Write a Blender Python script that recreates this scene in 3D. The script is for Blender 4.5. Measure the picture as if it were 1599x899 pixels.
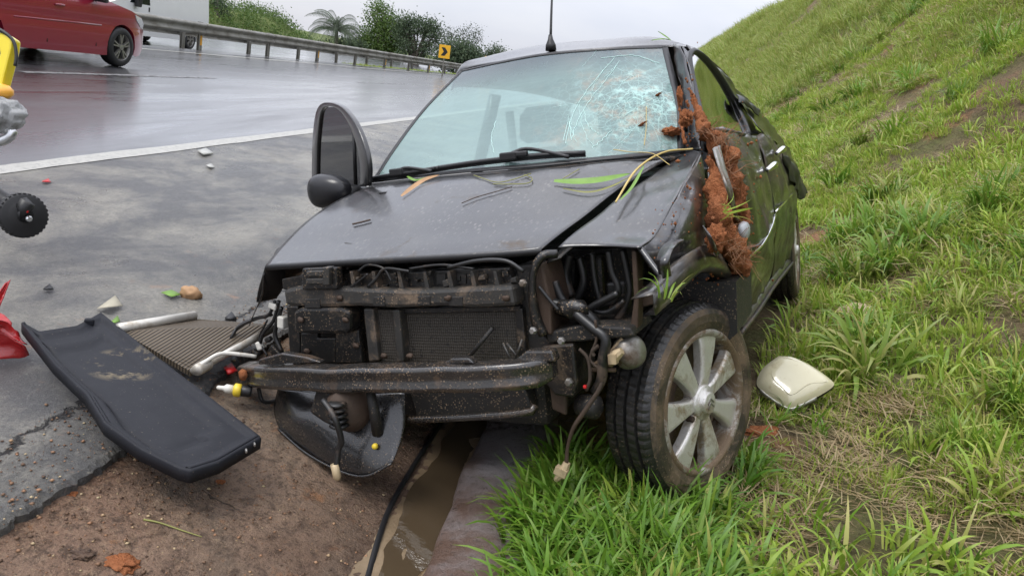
import bpy, bmesh, math, random
import numpy as np
from mathutils import Vector, Matrix, noise as mnoise
PI = math.pi
rnd = random.Random(7)
rng = np.random.default_rng(11)
scene = bpy.context.scene
for o in list(bpy.data.objects): bpy.data.objects.remove(o)
COL = scene.collection

# ------------------------------------------------------------------ camera
# the world's z = 0 is the carriageway, +y runs along the road, the camera stands 1.16 m above it
F = 1163.0; S = .195; H = 1.16
_n = np.array([-S, 1, (307 + S*188)/F]); UPc = -_n/np.linalg.norm(_n)
_y = np.array([188/F, -307/F, 1]); _y -= UPc*(_y @ UPc); _y /= np.linalg.norm(_y)
M = np.array([np.cross(_y, UPc), _y, UPc])           # camera axes -> world
CAM = np.array([0, 0, H])
cd = bpy.data.cameras.new('camera'); cam = bpy.data.objects.new('camera', cd); COL.objects.link(cam)
cd.sensor_width = 36; cd.lens = 36*F/1599; cd.clip_start = .05; cd.clip_end = 3000
mw = Matrix.Identity(4)
for i in range(3):
    mw[i][0] = M[i, 0]; mw[i][1] = -M[i, 1]; mw[i][2] = -M[i, 2]; mw[i][3] = CAM[i]
cam.matrix_world = mw
scene.camera = cam

# ------------------------------------------------------------------ sky: bright overcast, brighter towards the zenith
w = bpy.data.worlds.new('World'); scene.world = w; w.use_nodes = True
nt = w.node_tree; nt.nodes.clear()
def wn(t): return nt.nodes.new(t)
out = wn('ShaderNodeOutputWorld'); bg = wn('ShaderNodeBackground'); bg.inputs['Strength'].default_value = .1
sky = wn('ShaderNodeTexSky'); sky.sky_type = 'NISHITA'; sky.sun_disc = False
sky.sun_elevation = math.radians(58); sky.sun_rotation = math.radians(-60)
tc = wn('ShaderNodeTexCoord'); sep = wn('ShaderNodeSeparateXYZ'); nt.links.new(tc.outputs['Generated'], sep.inputs[0])
mr = wn('ShaderNodeMapRange'); mr.inputs[1].default_value = 0.0; mr.inputs[2].default_value = 1.0; mr.inputs[3].default_value = 1.0; mr.inputs[4].default_value = 3.0
nt.links.new(sep.outputs['Z'], mr.inputs[0])
nz = wn('ShaderNodeTexNoise'); nz.inputs['Scale'].default_value = 2.2; nz.inputs['Detail'].default_value = 5; nz.inputs['Roughness'].default_value = .55
mpw = wn('ShaderNodeMapping'); mpw.inputs['Scale'].default_value = (1, 1, 3.2)
nt.links.new(tc.outputs['Generated'], mpw.inputs[0]); nt.links.new(mpw.outputs[0], nz.inputs['Vector'])
cr = wn('ShaderNodeValToRGB'); cr.color_ramp.elements[0].position = .3; cr.color_ramp.elements[0].color = (.70, .735, .86, 1)
cr.color_ramp.elements[1].position = .68; cr.color_ramp.elements[1].color = (.90, .905, .96, 1)
nt.links.new(nz.outputs['Fac'], cr.inputs[0])
sc_ = wn('ShaderNodeVectorMath'); sc_.operation = 'SCALE'; nt.links.new(cr.outputs[0], sc_.inputs[0])
m2 = wn('ShaderNodeMath'); m2.operation = 'MULTIPLY'; m2.inputs[1].default_value = 5.9; nt.links.new(mr.outputs[0], m2.inputs[0])
nt.links.new(m2.outputs[0], sc_.inputs['Scale'])
mx = wn('ShaderNodeMix'); mx.data_type = 'RGBA'; mx.inputs[0].default_value = .9
nt.links.new(sky.outputs[0], mx.inputs[6]); nt.links.new(sc_.outputs[0], mx.inputs[7])
nt.links.new(mx.outputs[2], bg.inputs[0]); nt.links.new(bg.outputs[0], out.inputs[0])
sd = bpy.data.lights.new('sun', 'SUN'); sd.energy = 1.4; sd.angle = math.radians(25); sd.color = (1, .97, .92)
so = bpy.data.objects.new('sun', sd); COL.objects.link(so)
so.rotation_euler = Vector((.55, .35, -1.1)).to_track_quat('-Z', 'Y').to_euler()
scene.view_settings.view_transform = 'Standard'; scene.view_settings.look = 'None'
scene.view_settings.exposure = 0.65; scene.view_settings.gamma = 1

# ------------------------------------------------------------------ places: a photo point on a plane, the terrain or a surface of the car
def ray(px, py): return M @ np.array([(px-800)/F, (py-450)/F, 1])
def gz(px, py, z=0.0):
    d = ray(px, py); return CAM + d*(z-H)/d[2]
def dep(px, py, t): return CAM + ray(px, py)*t
Rc = np.array([[.89658514, .43250208, -.09527346], [-.01332627, -.18868215, -.98194779], [-.44267086, .88166944, -.16340597]])
Tc = np.array([-.05916171, .58798626, 2.73014355])
RW = M @ Rc; TW = M @ Tc + CAM                        # wrecked car: x to its left side, y to its rear, z up
def c2w(X): return RW @ np.array(X, float) + TW
def w2c(P): return RW.T @ (np.array(P, float) - TW)
CO = RW.T @ (CAM - TW)
def ck(px, py, ax, val):
    d = RW.T @ ray(px, py); t = (val-CO[ax])/d[ax]; return CO + t*d
def cX(px, py, v): return ck(px, py, 0, v)
def cY(px, py, v): return ck(px, py, 1, v)
def cZ(px, py, v): return ck(px, py, 2, v)
def con(px, py, fz, t0=1.0, t1=6.0):
    """first crossing of the view ray with z = fz(x, y) in the car's frame"""
    d = RW.T @ ray(px, py); a = t0; 
    for k in range(400):
        b = a + (t1-t0)/400; p = CO + b*d
        if p[2] < fz(p[0], p[1]):
            for _ in range(30):
                m = (a+b)/2; p = CO + m*d
                if p[2] < fz(p[0], p[1]): b = m
                else: a = m
            return CO + b*d
        a = b
    return CO + t1*d

# ------------------------------------------------------------------ mesh helpers
def mesh(name, V, Fc, mat=None, parent=None, smooth=True, **props):
    me = bpy.data.meshes.new(name); me.from_pydata([tuple(map(float, v)) for v in V], [], [tuple(int(i) for i in f) for f in Fc]); me.update()
    if smooth: me.polygons.foreach_set('use_smooth', [True]*len(me.polygons))
    o = bpy.data.objects.new(name, me); COL.objects.link(o)
    if mat is not None:
        for m in (mat if isinstance(mat, (list, tuple)) else [mat]): me.materials.append(m)
    if parent is not None: o.parent = parent
    for k, v in props.items(): o[k] = v
    return o
def frombm(name, bm, mat=None, parent=None, smooth=True, **props):
    me = bpy.data.meshes.new(name); bm.to_mesh(me); bm.free()
    if smooth: me.polygons.foreach_set('use_smooth', [True]*len(me.polygons))
    o = bpy.data.objects.new(name, me); COL.objects.link(o)
    if mat is not None: me.materials.append(mat)
    if parent is not None: o.parent = parent
    for k, v in props.items(): o[k] = v
    return o
def tag(o, label, cat, group=None, kind=None):
    if label: o['label'] = label
    if cat: o['category'] = cat
    if group: o['group'] = group
    if kind: o['kind'] = kind
    return o
def empty(name, loc, rz=0.0, label=None, cat=None, group=None):
    o = bpy.data.objects.new(name, None); COL.objects.link(o); o.location = tuple(map(float, loc)); o.rotation_euler = (0, 0, rz)
    o.empty_display_size = .1
    return tag(o, label, cat, group)
def cr_spline(P, n):
    """n points along a Catmull-Rom curve through P, even in arc length"""
    P = [np.array(p, float) for p in P]
    if len(P) == 2: return [P[0]+(P[1]-P[0])*t for t in np.linspace(0, 1, n)]
    Q = [2*P[0]-P[1]] + P + [2*P[-1]-P[-2]]; D = []
    for i in range(1, len(Q)-2):
        for t in np.linspace(0, 1, 24, endpoint=False):
            a, b, c, d = Q[i-1:i+3]
            D.append(.5*((2*b)+(c-a)*t+(2*a-5*b+4*c-d)*t*t+(3*b-a-3*c+d)*t**3))
    D.append(P[-1]); D = np.array(D)
    L = np.r_[0, np.cumsum(np.linalg.norm(np.diff(D, axis=0), axis=1))]
    s = np.linspace(0, L[-1], n)
    return [np.array([np.interp(x, L, D[:, k]) for k in range(D.shape[1])]) for x in s]
def poly_lin(P, n):
    P = np.array(P, float); L = np.r_[0, np.cumsum(np.linalg.norm(np.diff(P, axis=0), axis=1))]
    s = np.linspace(0, L[-1], n); return [np.array([np.interp(x, L, P[:, k]) for k in range(P.shape[1])]) for x in s]
def gridfaces(nu, nv, off=0, flip=False):
    R = []
    for i in range(nu-1):
        for j in range(nv-1):
            a = off+i*nv+j; q = (a, a+1, a+nv+1, a+nv); R.append(q[::-1] if flip else q)
    return R
def solid(o, t, off=-1):
    m = o.modifiers.new('solid', 'SOLIDIFY'); m.thickness = t; m.offset = off; return o
def bevel(o, wd, seg=2, ang=.6):
    m = o.modifiers.new('bevel', 'BEVEL'); m.width = wd; m.segments = seg; m.limit_method = 'ANGLE'; m.angle_limit = ang
    return o
def coons(b0, b1, l, r, nu=24, nv=24, bulge=0.0, fn=None, lin=False):
    """patch between the curves b0 (near) and b1 (far), joined by l and r; returns grid [nu][nv]"""
    sp = poly_lin if lin else cr_spline
    A = sp(b0, nv); B = sp(b1, nv); L = sp(l, nu); Rr = sp(r, nu); G = []
    for i in range(nu):
        u = i/(nu-1); row = []
        for j in range(nv):
            v = j/(nv-1)
            p = (1-u)*A[j]+u*B[j]+(1-v)*L[i]+v*Rr[i]-((1-u)*(1-v)*A[0]+(1-u)*v*A[-1]+u*(1-v)*B[0]+u*v*B[-1])
            row.append(p)
        G.append(row)
    G = np.array(G)
    if bulge or fn:
        gu = np.gradient(G, axis=0); gv = np.gradient(G, axis=1); N = np.cross(gu, gv); N /= np.linalg.norm(N, axis=2, keepdims=True)+1e-9
        for i in range(nu):
            for j in range(nv):
                u = i/(nu-1); v = j/(nv-1); k = bulge*16*u*(1-u)*v*(1-v)
                if fn: k += fn(u, v, G[i, j])
                G[i, j] += N[i, j]*k
    return G
def patch(name, G, mat, parent, th=.004, off=0, **props):
    nu, nv = G.shape[:2]
    o = mesh(name, G.reshape(-1, 3), gridfaces(nu, nv), mat, parent, **props)
    if th: solid(o, th, off)
    return o
def frames(P):
    P = np.array(P, float); T = np.gradient(P, axis=0); T /= np.linalg.norm(T, axis=1, keepdims=True)+1e-12
    up = np.array([0, 0, 1.]) if abs(T[0][2]) < .9 else np.array([1., 0, 0])
    N = []; n = up-T[0]*(up@T[0]); n /= np.linalg.norm(n)
    for t in T:
        n = n-t*(n@t); n /= np.linalg.norm(n)+1e-12; N.append(n.copy())
    return P, T, np.array(N)
def tubeVF(P, r, k=8, prof=None):
    P, T, N = frames(P); V = []; n = len(P); r = np.broadcast_to(np.asarray(r, float), (n,))
    for i in range(n):
        B = np.cross(T[i], N[i])
        for j in range(k):
            a = 2*PI*j/k; V.append(P[i]+r[i]*(math.cos(a)*N[i]+math.sin(a)*B))
    Fc = [(i*k+j, i*k+(j+1) % k, (i+1)*k+(j+1) % k, (i+1)*k+j) for i in range(n-1) for j in range(k)]
    Fc += [tuple(range(k))[::-1], tuple((n-1)*k+j for j in range(k))]
    return V, Fc
def tube(name, P, r, mat, parent=None, k=8, sm=0, **props):
    if sm: P = cr_spline(P, sm)
    if sm and np.ndim(r): r = np.interp(np.linspace(0, 1, sm), np.linspace(0, 1, len(r)), r)
    V, Fc = tubeVF(P, r, k); return mesh(name, V, Fc, mat, parent, **props)
class MB:
    """collects shapes for one mesh"""
    def __init__(s): s.V = []; s.F = []
    def add(s, V, Fc):
        o = len(s.V); s.V += [np.array(v, float) for v in V]; s.F += [tuple(i+o for i in f) for f in Fc]; return s
    def box(s, c, d, R=None):
        c = np.array(c, float); d = np.array(d, float)/2
        V = [np.array((x*d[0], y*d[1], z*d[2])) for x in (-1, 1) for y in (-1, 1) for z in (-1, 1)]
        if R is not None: V = [np.array(R) @ v for v in V]
        return s.add([c+v for v in V], [(0, 1, 3, 2), (4, 6, 7, 5), (0, 4, 5, 1), (2, 3, 7, 6), (0, 2, 6, 4), (1, 5, 7, 3)])
    def tube(s, P, r, k=8, sm=0):
        if sm: P = cr_spline(P, sm)
        return s.add(*tubeVF(P, r, k))
    def hexa(s, A):      # eight corners, bottom four then top four, each going round
        return s.add(A, [(3, 2, 1, 0), (4, 5, 6, 7), (0, 1, 5, 4), (1, 2, 6, 5), (2, 3, 7, 6), (3, 0, 4, 7)])
    def lathe(s, prof, c, ax, k=24, cap=True):
        ax = np.array(ax, float); ax /= np.linalg.norm(ax); t = np.array([0, 0, 1.]) if abs(ax[2]) < .9 else np.array([1., 0, 0])
        e1 = np.cross(ax, t); e1 /= np.linalg.norm(e1); e2 = np.cross(ax, e1); V = []
        for (r, h) in prof:
            for j in range(k):
                a = 2*PI*j/k; V.append(np.array(c)+ax*h+r*(math.cos(a)*e1+math.sin(a)*e2))
        n = len(prof)
        Fc = [(i*k+j, i*k+(j+1) % k, (i+1)*k+(j+1) % k, (i+1)*k+j) for i in range(n-1) for j in range(k)]
        if cap: Fc += [tuple(range(k))[::-1], tuple((n-1)*k+j for j in range(k))]
        return s.add(V, Fc)
    def build(s, name, mat, parent=None, smooth=False, bev=0, **props):
        o = mesh(name, s.V, s.F, mat, parent, smooth, **props)
        if bev: bevel(o, bev)
        return o
def hsh(ix, iy, s):
    h = (ix.astype(np.int64)*374761393+iy.astype(np.int64)*668265263+s*974634777) & 0xffffffff
    h = ((h ^ (h >> 13))*1274126177) & 0xffffffff; return ((h ^ (h >> 16)) & 0xffff)/65535.
def vn(x, y, s=0):
    x = np.asarray(x, float); y = np.asarray(y, float); ix = np.floor(x); iy = np.floor(y); fx = x-ix; fy = y-iy
    fx = fx*fx*(3-2*fx); fy = fy*fy*(3-2*fy); ix = ix.astype(np.int64); iy = iy.astype(np.int64)
    return ((hsh(ix, iy, s)*(1-fx)+hsh(ix+1, iy, s)*fx)*(1-fy)+(hsh(ix, iy+1, s)*(1-fx)+hsh(ix+1, iy+1, s)*fx)*fy)*2-1
def fbm(x, y, s=0, o=4):
    t = 0; a = 1.
    for k in range(o): t = t+a*vn(np.asarray(x)*2**k, np.asarray(y)*2**k, s+k); a *= .5
    return t
def n3(p, s=1.0): return mnoise.noise(Vector((p[0]*s, p[1]*s, p[2]*s)))
def lump(name, c, rad, mat, parent=None, amp=.25, fr=3.0, sub=4, R=None, seed=0, **props):
    """a rough clod: an icosphere pushed about by noise"""
    bm = bmesh.new(); bmesh.ops.create_icosphere(bm, subdivisions=sub, radius=1.0)
    for v in bm.verts:
        d = v.co.copy(); k = 1+amp*mnoise.fractal(d*fr+Vector((seed*7.1, seed*3.3, 0)), .9, 2.1, 5)
        q = np.array(d)*k*np.array(rad); q = np.array(R) @ q if R is not None else q
        v.co = Vector(q+np.array(c))
    return frombm(name, bm, mat, parent, **props)

# ------------------------------------------------------------------ material helpers
class NT:
    def __init__(s, name):
        s.m = bpy.data.materials.new(name); s.m.use_nodes = True; s.t = s.m.node_tree; s.t.nodes.clear()
        s.out = s.t.nodes.new('ShaderNodeOutputMaterial'); s.b = s.t.nodes.new('ShaderNodeBsdfPrincipled')
        s.t.links.new(s.b.outputs[0], s.out.inputs[0]); s.tc = s.t.nodes.new('ShaderNodeTexCoord')
    def n(s, t, **k):
        x = s.t.nodes.new(t)
        for a, b in k.items(): setattr(x, a, b)
        return x
    def l(s, a, b): s.t.links.new(a, b)
    def put(s, sock, v):
        if hasattr(v, 'is_output') or isinstance(v, bpy.types.NodeSocket): s.l(v, sock)
        elif isinstance(v, (tuple, list)) and len(v) == 3 and sock.type == 'RGBA': sock.default_value = (*v, 1)
        else: sock.default_value = v
    def set(s, **k):
        for a, v in k.items(): s.put(s.b.inputs[a.replace('_', ' ')], v)
        return s
    def co(s, scale=(1, 1, 1), rot=(0, 0, 0), src='Object'):
        m = s.n('ShaderNodeMapping'); m.inputs['Scale'].default_value = scale; m.inputs['Rotation'].default_value = rot
        s.l(s.tc.outputs[src], m.inputs[0]); return m.outputs[0]
    def noise(s, sc, det=4, ro=.55, co=None, dist=0, out='Fac'):
        x = s.n('ShaderNodeTexNoise'); x.inputs['Scale'].default_value = sc; x.inputs['Detail'].default_value = det
        x.inputs['Roughness'].default_value = ro; x.inputs['Distortion'].default_value = dist
        s.l(co if co is not None else s.tc.outputs['Object'], x.inputs['Vector']); return x.outputs[out]
    def vor(s, sc, co=None, out='Distance', feat='F1', rnd_=1):
        x = s.n('ShaderNodeTexVoronoi', feature=feat); x.inputs['Scale'].default_value = sc; x.inputs['Randomness'].default_value = rnd_
        s.l(co if co is not None else s.tc.outputs['Object'], x.inputs['Vector']); return x.outputs[out]
    def ramp(s, v, *st):
        x = s.n('ShaderNodeValToRGB'); e = x.color_ramp.elements
        while len(e) < len(st): e.new(.5)
        for i, (p, c) in enumerate(st):
            e[i].position = p; e[i].color = (c, c, c, 1) if not isinstance(c, (tuple, list)) else (*c, 1)
        s.l(v, x.inputs[0]); return x.outputs[0]
    def mix(s, f, a, b, mode='MIX'):
        x = s.n('ShaderNodeMix', data_type='RGBA', blend_type=mode); s.put(x.inputs[0], f); s.put(x.inputs[6], a); s.put(x.inputs[7], b); return x.outputs[2]
    def math(s, op, a, b=0.0, c=0.0, clamp=False):
        x = s.n('ShaderNodeMath', operation=op, use_clamp=clamp); s.put(x.inputs[0], a); s.put(x.inputs[1], b); s.put(x.inputs[2], c); return x.outputs[0]
    def bump(s, h, st=.3, d=.01, base=None):
        x = s.n('ShaderNodeBump'); x.inputs['Strength'].default_value = st; x.inputs['Distance'].default_value = d; s.l(h, x.inputs['Height'])
        if base is not None: s.l(base, x.inputs['Normal'])
        s.l(x.outputs[0], s.b.inputs['Normal']); return x.outputs[0]
    def xyz(s, src='Object'):
        x = s.n('ShaderNodeSeparateXYZ'); s.l(s.tc.outputs[src], x.inputs[0]); return x.outputs
def simple(name, col, ro=.5, metal=0.0, var=.15, sc=20, bump=0, coat=0, spec=.5, dirt=None, dsc=6, dlo=.5, dhi=.65, bd=.003):
    """one base colour with slight uneven tone, optional dirt patches and fine relief"""
    m = NT(name); a = tuple(max(0, c*(1-var)) for c in col); b = tuple(min(1, c*(1+var)) for c in col)
    c = m.mix(m.noise(sc, 4), a, b)
    r = ro
    if dirt is not None:
        f = m.ramp(m.noise(dsc, 6, .65), (dlo, 0), (dhi, 1)); c = m.mix(f, c, dirt); r = m.ramp(m.noise(dsc, 6, .65), (dlo, ro), (dhi, .85))
    m.set(Base_Color=c, Roughness=r, Metallic=metal, Specular_IOR_Level=spec, Coat_Weight=coat)
    if bump: m.bump(m.noise(sc*3, 5), bump, bd)
    return m.m
cy = scene.cycles
cy.use_adaptive_sampling = True; cy.adaptive_threshold = .02; cy.max_bounces = 6; cy.diffuse_bounces = 2; cy.glossy_bounces = 3; cy.transmission_bounces = 4; cy.transparent_max_bounces = 8
# ================================================================== SETTING
PX = np.array([-400, -60, -30, -23, -12.2, -1.6, -1.13, -.75, -.45, -.30, -.14, -.05, .1, .5, .9, 1.2, 1.6, 2.2, 3, 4, 6, 8, 9.2, 11, 16, 400.])
PZ = np.array([-8, -7, -3, -.6, -.55, -.03, -.035, -.085, -.135, -.15, -.085, -.06, -.03, .005, .05, .10, .25, .66, 1.36, 2.42, 4.9, 7.7, 8.7, 9.2, 9.6, 10.])
def tz(x, y, det=True):
    x = np.asarray(x, float); y = np.asarray(y, float)
    z = np.interp(x, PX, PZ)
    k = np.clip((x-.1)/.8, 0, 1)
    if det:
        z = z+k*(.03*fbm(x*1.3, y*1.3, 3)+.016*fbm(x*5, y*5, 5, 3)+np.clip((x-1)/3, 0, 1)*.20*fbm(x*.45, y*.45, 9, 3))
        z = z+np.clip((x-6)/3, 0, 1)*.35*fbm(x*.3, y*.22, 19, 3)
    return z
def onland(px, py):
    d = ray(px, py); t = .8*1.003**np.arange(1850); P = CAM+d*t[:, None]; k = int(np.argmax(P[:, 2] < tz(P[:, 0], P[:, 1]))); return P[k]

# ---- materials of the ground
def asphalt_mat(name, shoulder):
    m = NT(name); X, Y, Z = m.xyz()
    st = m.co((1, .22, 1))
    big = m.noise(.9, 5, .6, m.co((1, .35, 1))); fine = m.noise(260, 3, .7); agg = m.vor(150)
    lo_c, hi_c = ((.050, .051, .053), (.135, .134, .132)) if shoulder else ((.040, .041, .044), (.10, .10, .103)); base = m.mix(m.ramp(fine, (.35, 0), (.7, 1)), lo_c, hi_c)
    base = m.mix(m.ramp(m.noise(620, 2, .6), (.63, 0), (.70, .65)), base, (.27, .26, .24))
    if shoulder:
        s1 = m.noise(1.3, 9, .74, m.co((1, .8, 1), (0, 0, .5)), .25)
        silt = m.math('MULTIPLY', m.ramp(s1, (.44, 0), (.60, 1)), m.ramp(m.noise(60, 4, .7), (.30, .25), (.62, 1)))
        base = m.mix(m.math('MULTIPLY', silt, .75), base, (.36, .335, .275))
        grn = m.noise(75, 4, .8); base = m.mix(m.ramp(grn, (.30, .75), (.46, 0)), base, (.035, .036, .038)); base = m.mix(m.ramp(grn, (.58, 0), (.70, .6)), base, (.33, .32, .29))
        s2 = m.noise(3.2, 5, .62, None, .8)
        clay = m.math('MULTIPLY', m.ramp(s2, (.60, 0), (.70, 1)), m.ramp(X, (0, 0), (1, 1)))
        n4 = m.math('MULTIPLY', m.ramp(m.noise(7, 6, .7), (.60, 0), (.68, 1)), m.math('SMOOTHSTEP', X, -2.4, -1.2) if False else m.n('ShaderNodeMapRange').outputs[0])
        mrn = n4.node.inputs[1].links[0].from_node; m.l(X, mrn.inputs[0]); mrn.inputs[1].default_value = -2.3; mrn.inputs[2].default_value = -1.2
        base = m.mix(m.math('MULTIPLY', n4, .7), base, (.34, .19, .11))
        # wet dark broken band along the asphalt's edge
        wv = m.math('ADD', X, m.math('MULTIPLY', m.math('SUBTRACT', m.noise(5, 5, .65), .5), .35))
        mr_ = m.n('ShaderNodeMapRange'); m.l(wv, mr_.inputs[0]); mr_.inputs[1].default_value = -1.40; mr_.inputs[2].default_value = -1.12
        base = m.mix(m.math('MULTIPLY', m.math('MULTIPLY', mr_.outputs[0], .85), m.ramp(m.noise(22, 5, .7), (.35, 1), (.62, .35))), base, (.030, .030, .031))
        # a long joint that has opened parallel to the edge
        jv = m.math('ABSOLUTE', m.math('ADD', m.math('ADD', X, 1.36), m.math('MULTIPLY', m.math('SUBTRACT', m.noise(9, 6, .7), .5), .16)))
        jr = m.n('ShaderNodeMapRange'); m.l(jv, jr.inputs[0]); jr.inputs[1].default_value = .003; jr.inputs[2].default_value = .014; jr.inputs[3].default_value = 1; jr.inputs[4].default_value = 0
        base = m.mix(jr.outputs[0], base, (.006, .006, .006))
        gr2 = m.ramp(m.noise(48, 4, .75), (.60, 0), (.68, 1)); base = m.mix(m.math('MULTIPLY', m.math('MULTIPLY', gr2, mr_.outputs[0]), .8), base, (.20, .18, .14))
        rg = m.ramp(m.noise(1.8, 6, .7, m.co((1, .5, 1))), (.35, .22), (.65, .52))
        hgt = m.math('SUBTRACT', m.math('ADD', m.math('MULTIPLY', fine, .7), m.math('MULTIPLY', m.noise(900, 2), .5)), m.math('MULTIPLY', jr.outputs[0], 3))
        m.set(Base_Color=base, Roughness=rg, Specular_IOR_Level=.5); hgt = m.math('ADD', hgt, m.math('MULTIPLY', grn, 1.2)); m.bump(hgt, .8, .008)
    else:
        tr = m.noise(.55, 5, .6, m.co((1, .05, 1)))
        base = m.mix(m.ramp(tr, (.35, .0), (.7, .55)), base, (.03, .03, .032))
        wet = m.math('MULTIPLY', m.noise(1.6, 6, .7, m.co((1, .10, 1)), .6), 1.0)
        m.set(Base_Color=base, Roughness=m.ramp(wet, (.36, .18), (.62, .42)), Specular_IOR_Level=.55, Coat_Weight=m.ramp(wet, (.38, 1.), (.66, .45)), Coat_Roughness=.16)
        m.bump(m.math('ADD', m.math('MULTIPLY', m.noise(130, 3, .7), .8), m.math('MULTIPLY', m.noise(14, 4, .6, m.co((1, .25, 1))), 1.6)), .16, .006)
    return m.m
MA = {}
MA['road'] = asphalt_mat('wet asphalt', False); MA['shoulder'] = asphalt_mat('silted asphalt', True)
def paint_mat():
    m = NT('worn road paint')
    f = m.ramp(m.math('ADD', m.math('MULTIPLY', m.noise(30, 6, .75), .7), m.math('MULTIPLY', m.noise(260, 3), .3)), (.36, 0), (.50, 1))
    c = m.mix(f, (.12, .12, .12), m.mix(m.noise(6, 5), (.30, .295, .265), (.42, .41, .37))); m.set(Base_Color=c, Roughness=.4); m.bump(m.noise(200, 3), .2, .003); return m.m
MA['paint'] = paint_mat()
MA['worn'] = simple('nearly worn away paint', (.20, .20, .20), .45, var=.5, sc=14, dirt=(.07, .07, .07), dsc=9, dlo=.42, dhi=.6)
def dirt_mat():
    m = NT('muddy concrete'); X, Y, Z = m.xyz()
    a = m.mix(m.noise(3.5, 6, .65), (.18, .115, .078), (.44, .31, .215))
    a = m.mix(m.ramp(m.noise(1.7, 5, .6, None, .5), (.46, 0), (.66, .75)), a, (.13, .12, .092))
    a = m.mix(m.ramp(m.noise(.9, 4, .6, m.co((1, .6, 1))), (.46, 0), (.66, .7)), a, (.15, .068, .040))
    a = m.mix(m.ramp(m.noise(1.3, 5, .65, m.co((1, .8, 1), (0, 0, 2))), (.50, 0), (.68, .7)), a, (.30, .215, .15))
    a = m.mix(m.ramp(m.noise(13, 6, .72), (.60, 0), (.66, .85)), a, (.36, .18, .085))
    a = m.mix(m.ramp(m.noise(32, 6, .8), (.40, .75), (.52, 0)), a, (.050, .030, .020)); a = m.mix(m.ramp(m.noise(36, 6, .8), (.54, 0), (.66, .75)), a, (.34, .235, .155))
    a = m.mix(m.ramp(m.noise(85, 4, .8), (.55, 0), (.68, .85)), a, (.36, .25, .16))
    a = m.mix(m.ramp(m.noise(95, 4, .8), (.32, .85), (.44, 0)), a, (.022, .013, .008))
    ck_ = m.vor(1.7, m.mix(.12, m.tc.outputs['Object'], m.noise(5, 5, out='Color')), 'Distance', 'DISTANCE_TO_EDGE')
    c1 = m.math('MULTIPLY', m.ramp(ck_, (.0, 1), (.004, 0)), m.ramp(m.noise(1.3, 3), (.50, 0), (.56, .8))); a = m.mix(c1, a, (.012, .008, .006))
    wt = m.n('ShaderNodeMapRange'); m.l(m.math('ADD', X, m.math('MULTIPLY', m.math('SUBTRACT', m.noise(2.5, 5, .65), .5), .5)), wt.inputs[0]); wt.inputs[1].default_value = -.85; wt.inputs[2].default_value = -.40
    a = m.mix(m.math('MULTIPLY', wt.outputs[0], .62), a, (.055, .026, .015))  # darker by the channel: wet soil, plus the car's shade put into the colour
    m.set(Base_Color=a, Roughness=m.ramp(m.noise(2.6, 5, .6), (.36, .22), (.66, .62)), Specular_IOR_Level=.5)
    h_ = m.math('ADD', m.math('MULTIPLY', m.noise(90, 5, .75), 1.0), m.math('MULTIPLY', m.noise(14, 4, .6), 1.6)); h_ = m.math('SUBTRACT', h_, m.math('MULTIPLY', c1, .8))
    m.bump(h_, 1.0, .016); return m.m
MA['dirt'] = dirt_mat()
def soil_mat():
    m = NT('soil under grass')
    a = m.mix(m.noise(4, 6, .65), (.09, .062, .034), (.24, .165, .095))
    a = m.mix(m.ramp(m.noise(1.1, 5, .6), (.40, 0), (.60, .7)), a, (.11, .14, .035))
    a = m.mix(m.ramp(m.noise(55, 4, .75), (.56, 0), (.68, .7)), a, (.30, .22, .12))
    a = m.mix(m.ramp(m.noise(2.1, 4, .6, m.co((1, 1, 1), (.3, .2, 1))), (.56, 0), (.68, .8)), a, (.34, .17, .085)); a = m.mix(m.ramp(m.noise(28, 5, .75), (.36, .8), (.5, 0)), a, (.05, .032, .018))
    m.set(Base_Color=a, Roughness=.85, Specular_IOR_Level=.25); m.bump(m.math('ADD', m.noise(60, 5, .75), m.math('MULTIPLY', m.noise(16, 4, .7), 2)), 1.0, .03); return m.m
MA['soil'] = soil_mat()
def field_mat():
    m = NT('far grassland'); a = m.mix(m.noise(.2, 6, .7), (.055, .085, .022), (.13, .15, .045))
    m.set(Base_Color=a, Roughness=.9, Specular_IOR_Level=.2); m.bump(m.noise(6, 5, .7), .5, .1); return m.m
MA['field'] = field_mat()

# ---- ground to the horizon, road, shoulder, gutter, bank
def sheet(name, xs, ys, zf, mat):
    Xg, Yg = np.meshgrid(xs, ys, indexing='ij'); Zg = zf(Xg, Yg); V = np.stack([Xg, Yg, Zg], -1).reshape(-1, 3)
    return mesh(name, V, gridfaces(len(xs), len(ys)), mat, kind='structure')
sheet('ground', np.r_[-900, -400, -120, PX[1:7], -1.0, -.9], np.r_[-60, -20, 0, 10, 20, 40, 60, 90, 130, 200, 400, 900, 2000],
      lambda x, y: np.interp(x, PX, PZ)-.05-np.where(x > -1.5, .3, 0), MA['field'])
sheet('road', np.r_[-11.6, -10, -7.5, -5, -3.55], np.r_[-12, 0, 5, 10, 20, 40, 80, 140, 260], lambda x, y: 0*x, MA['road'])
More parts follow.
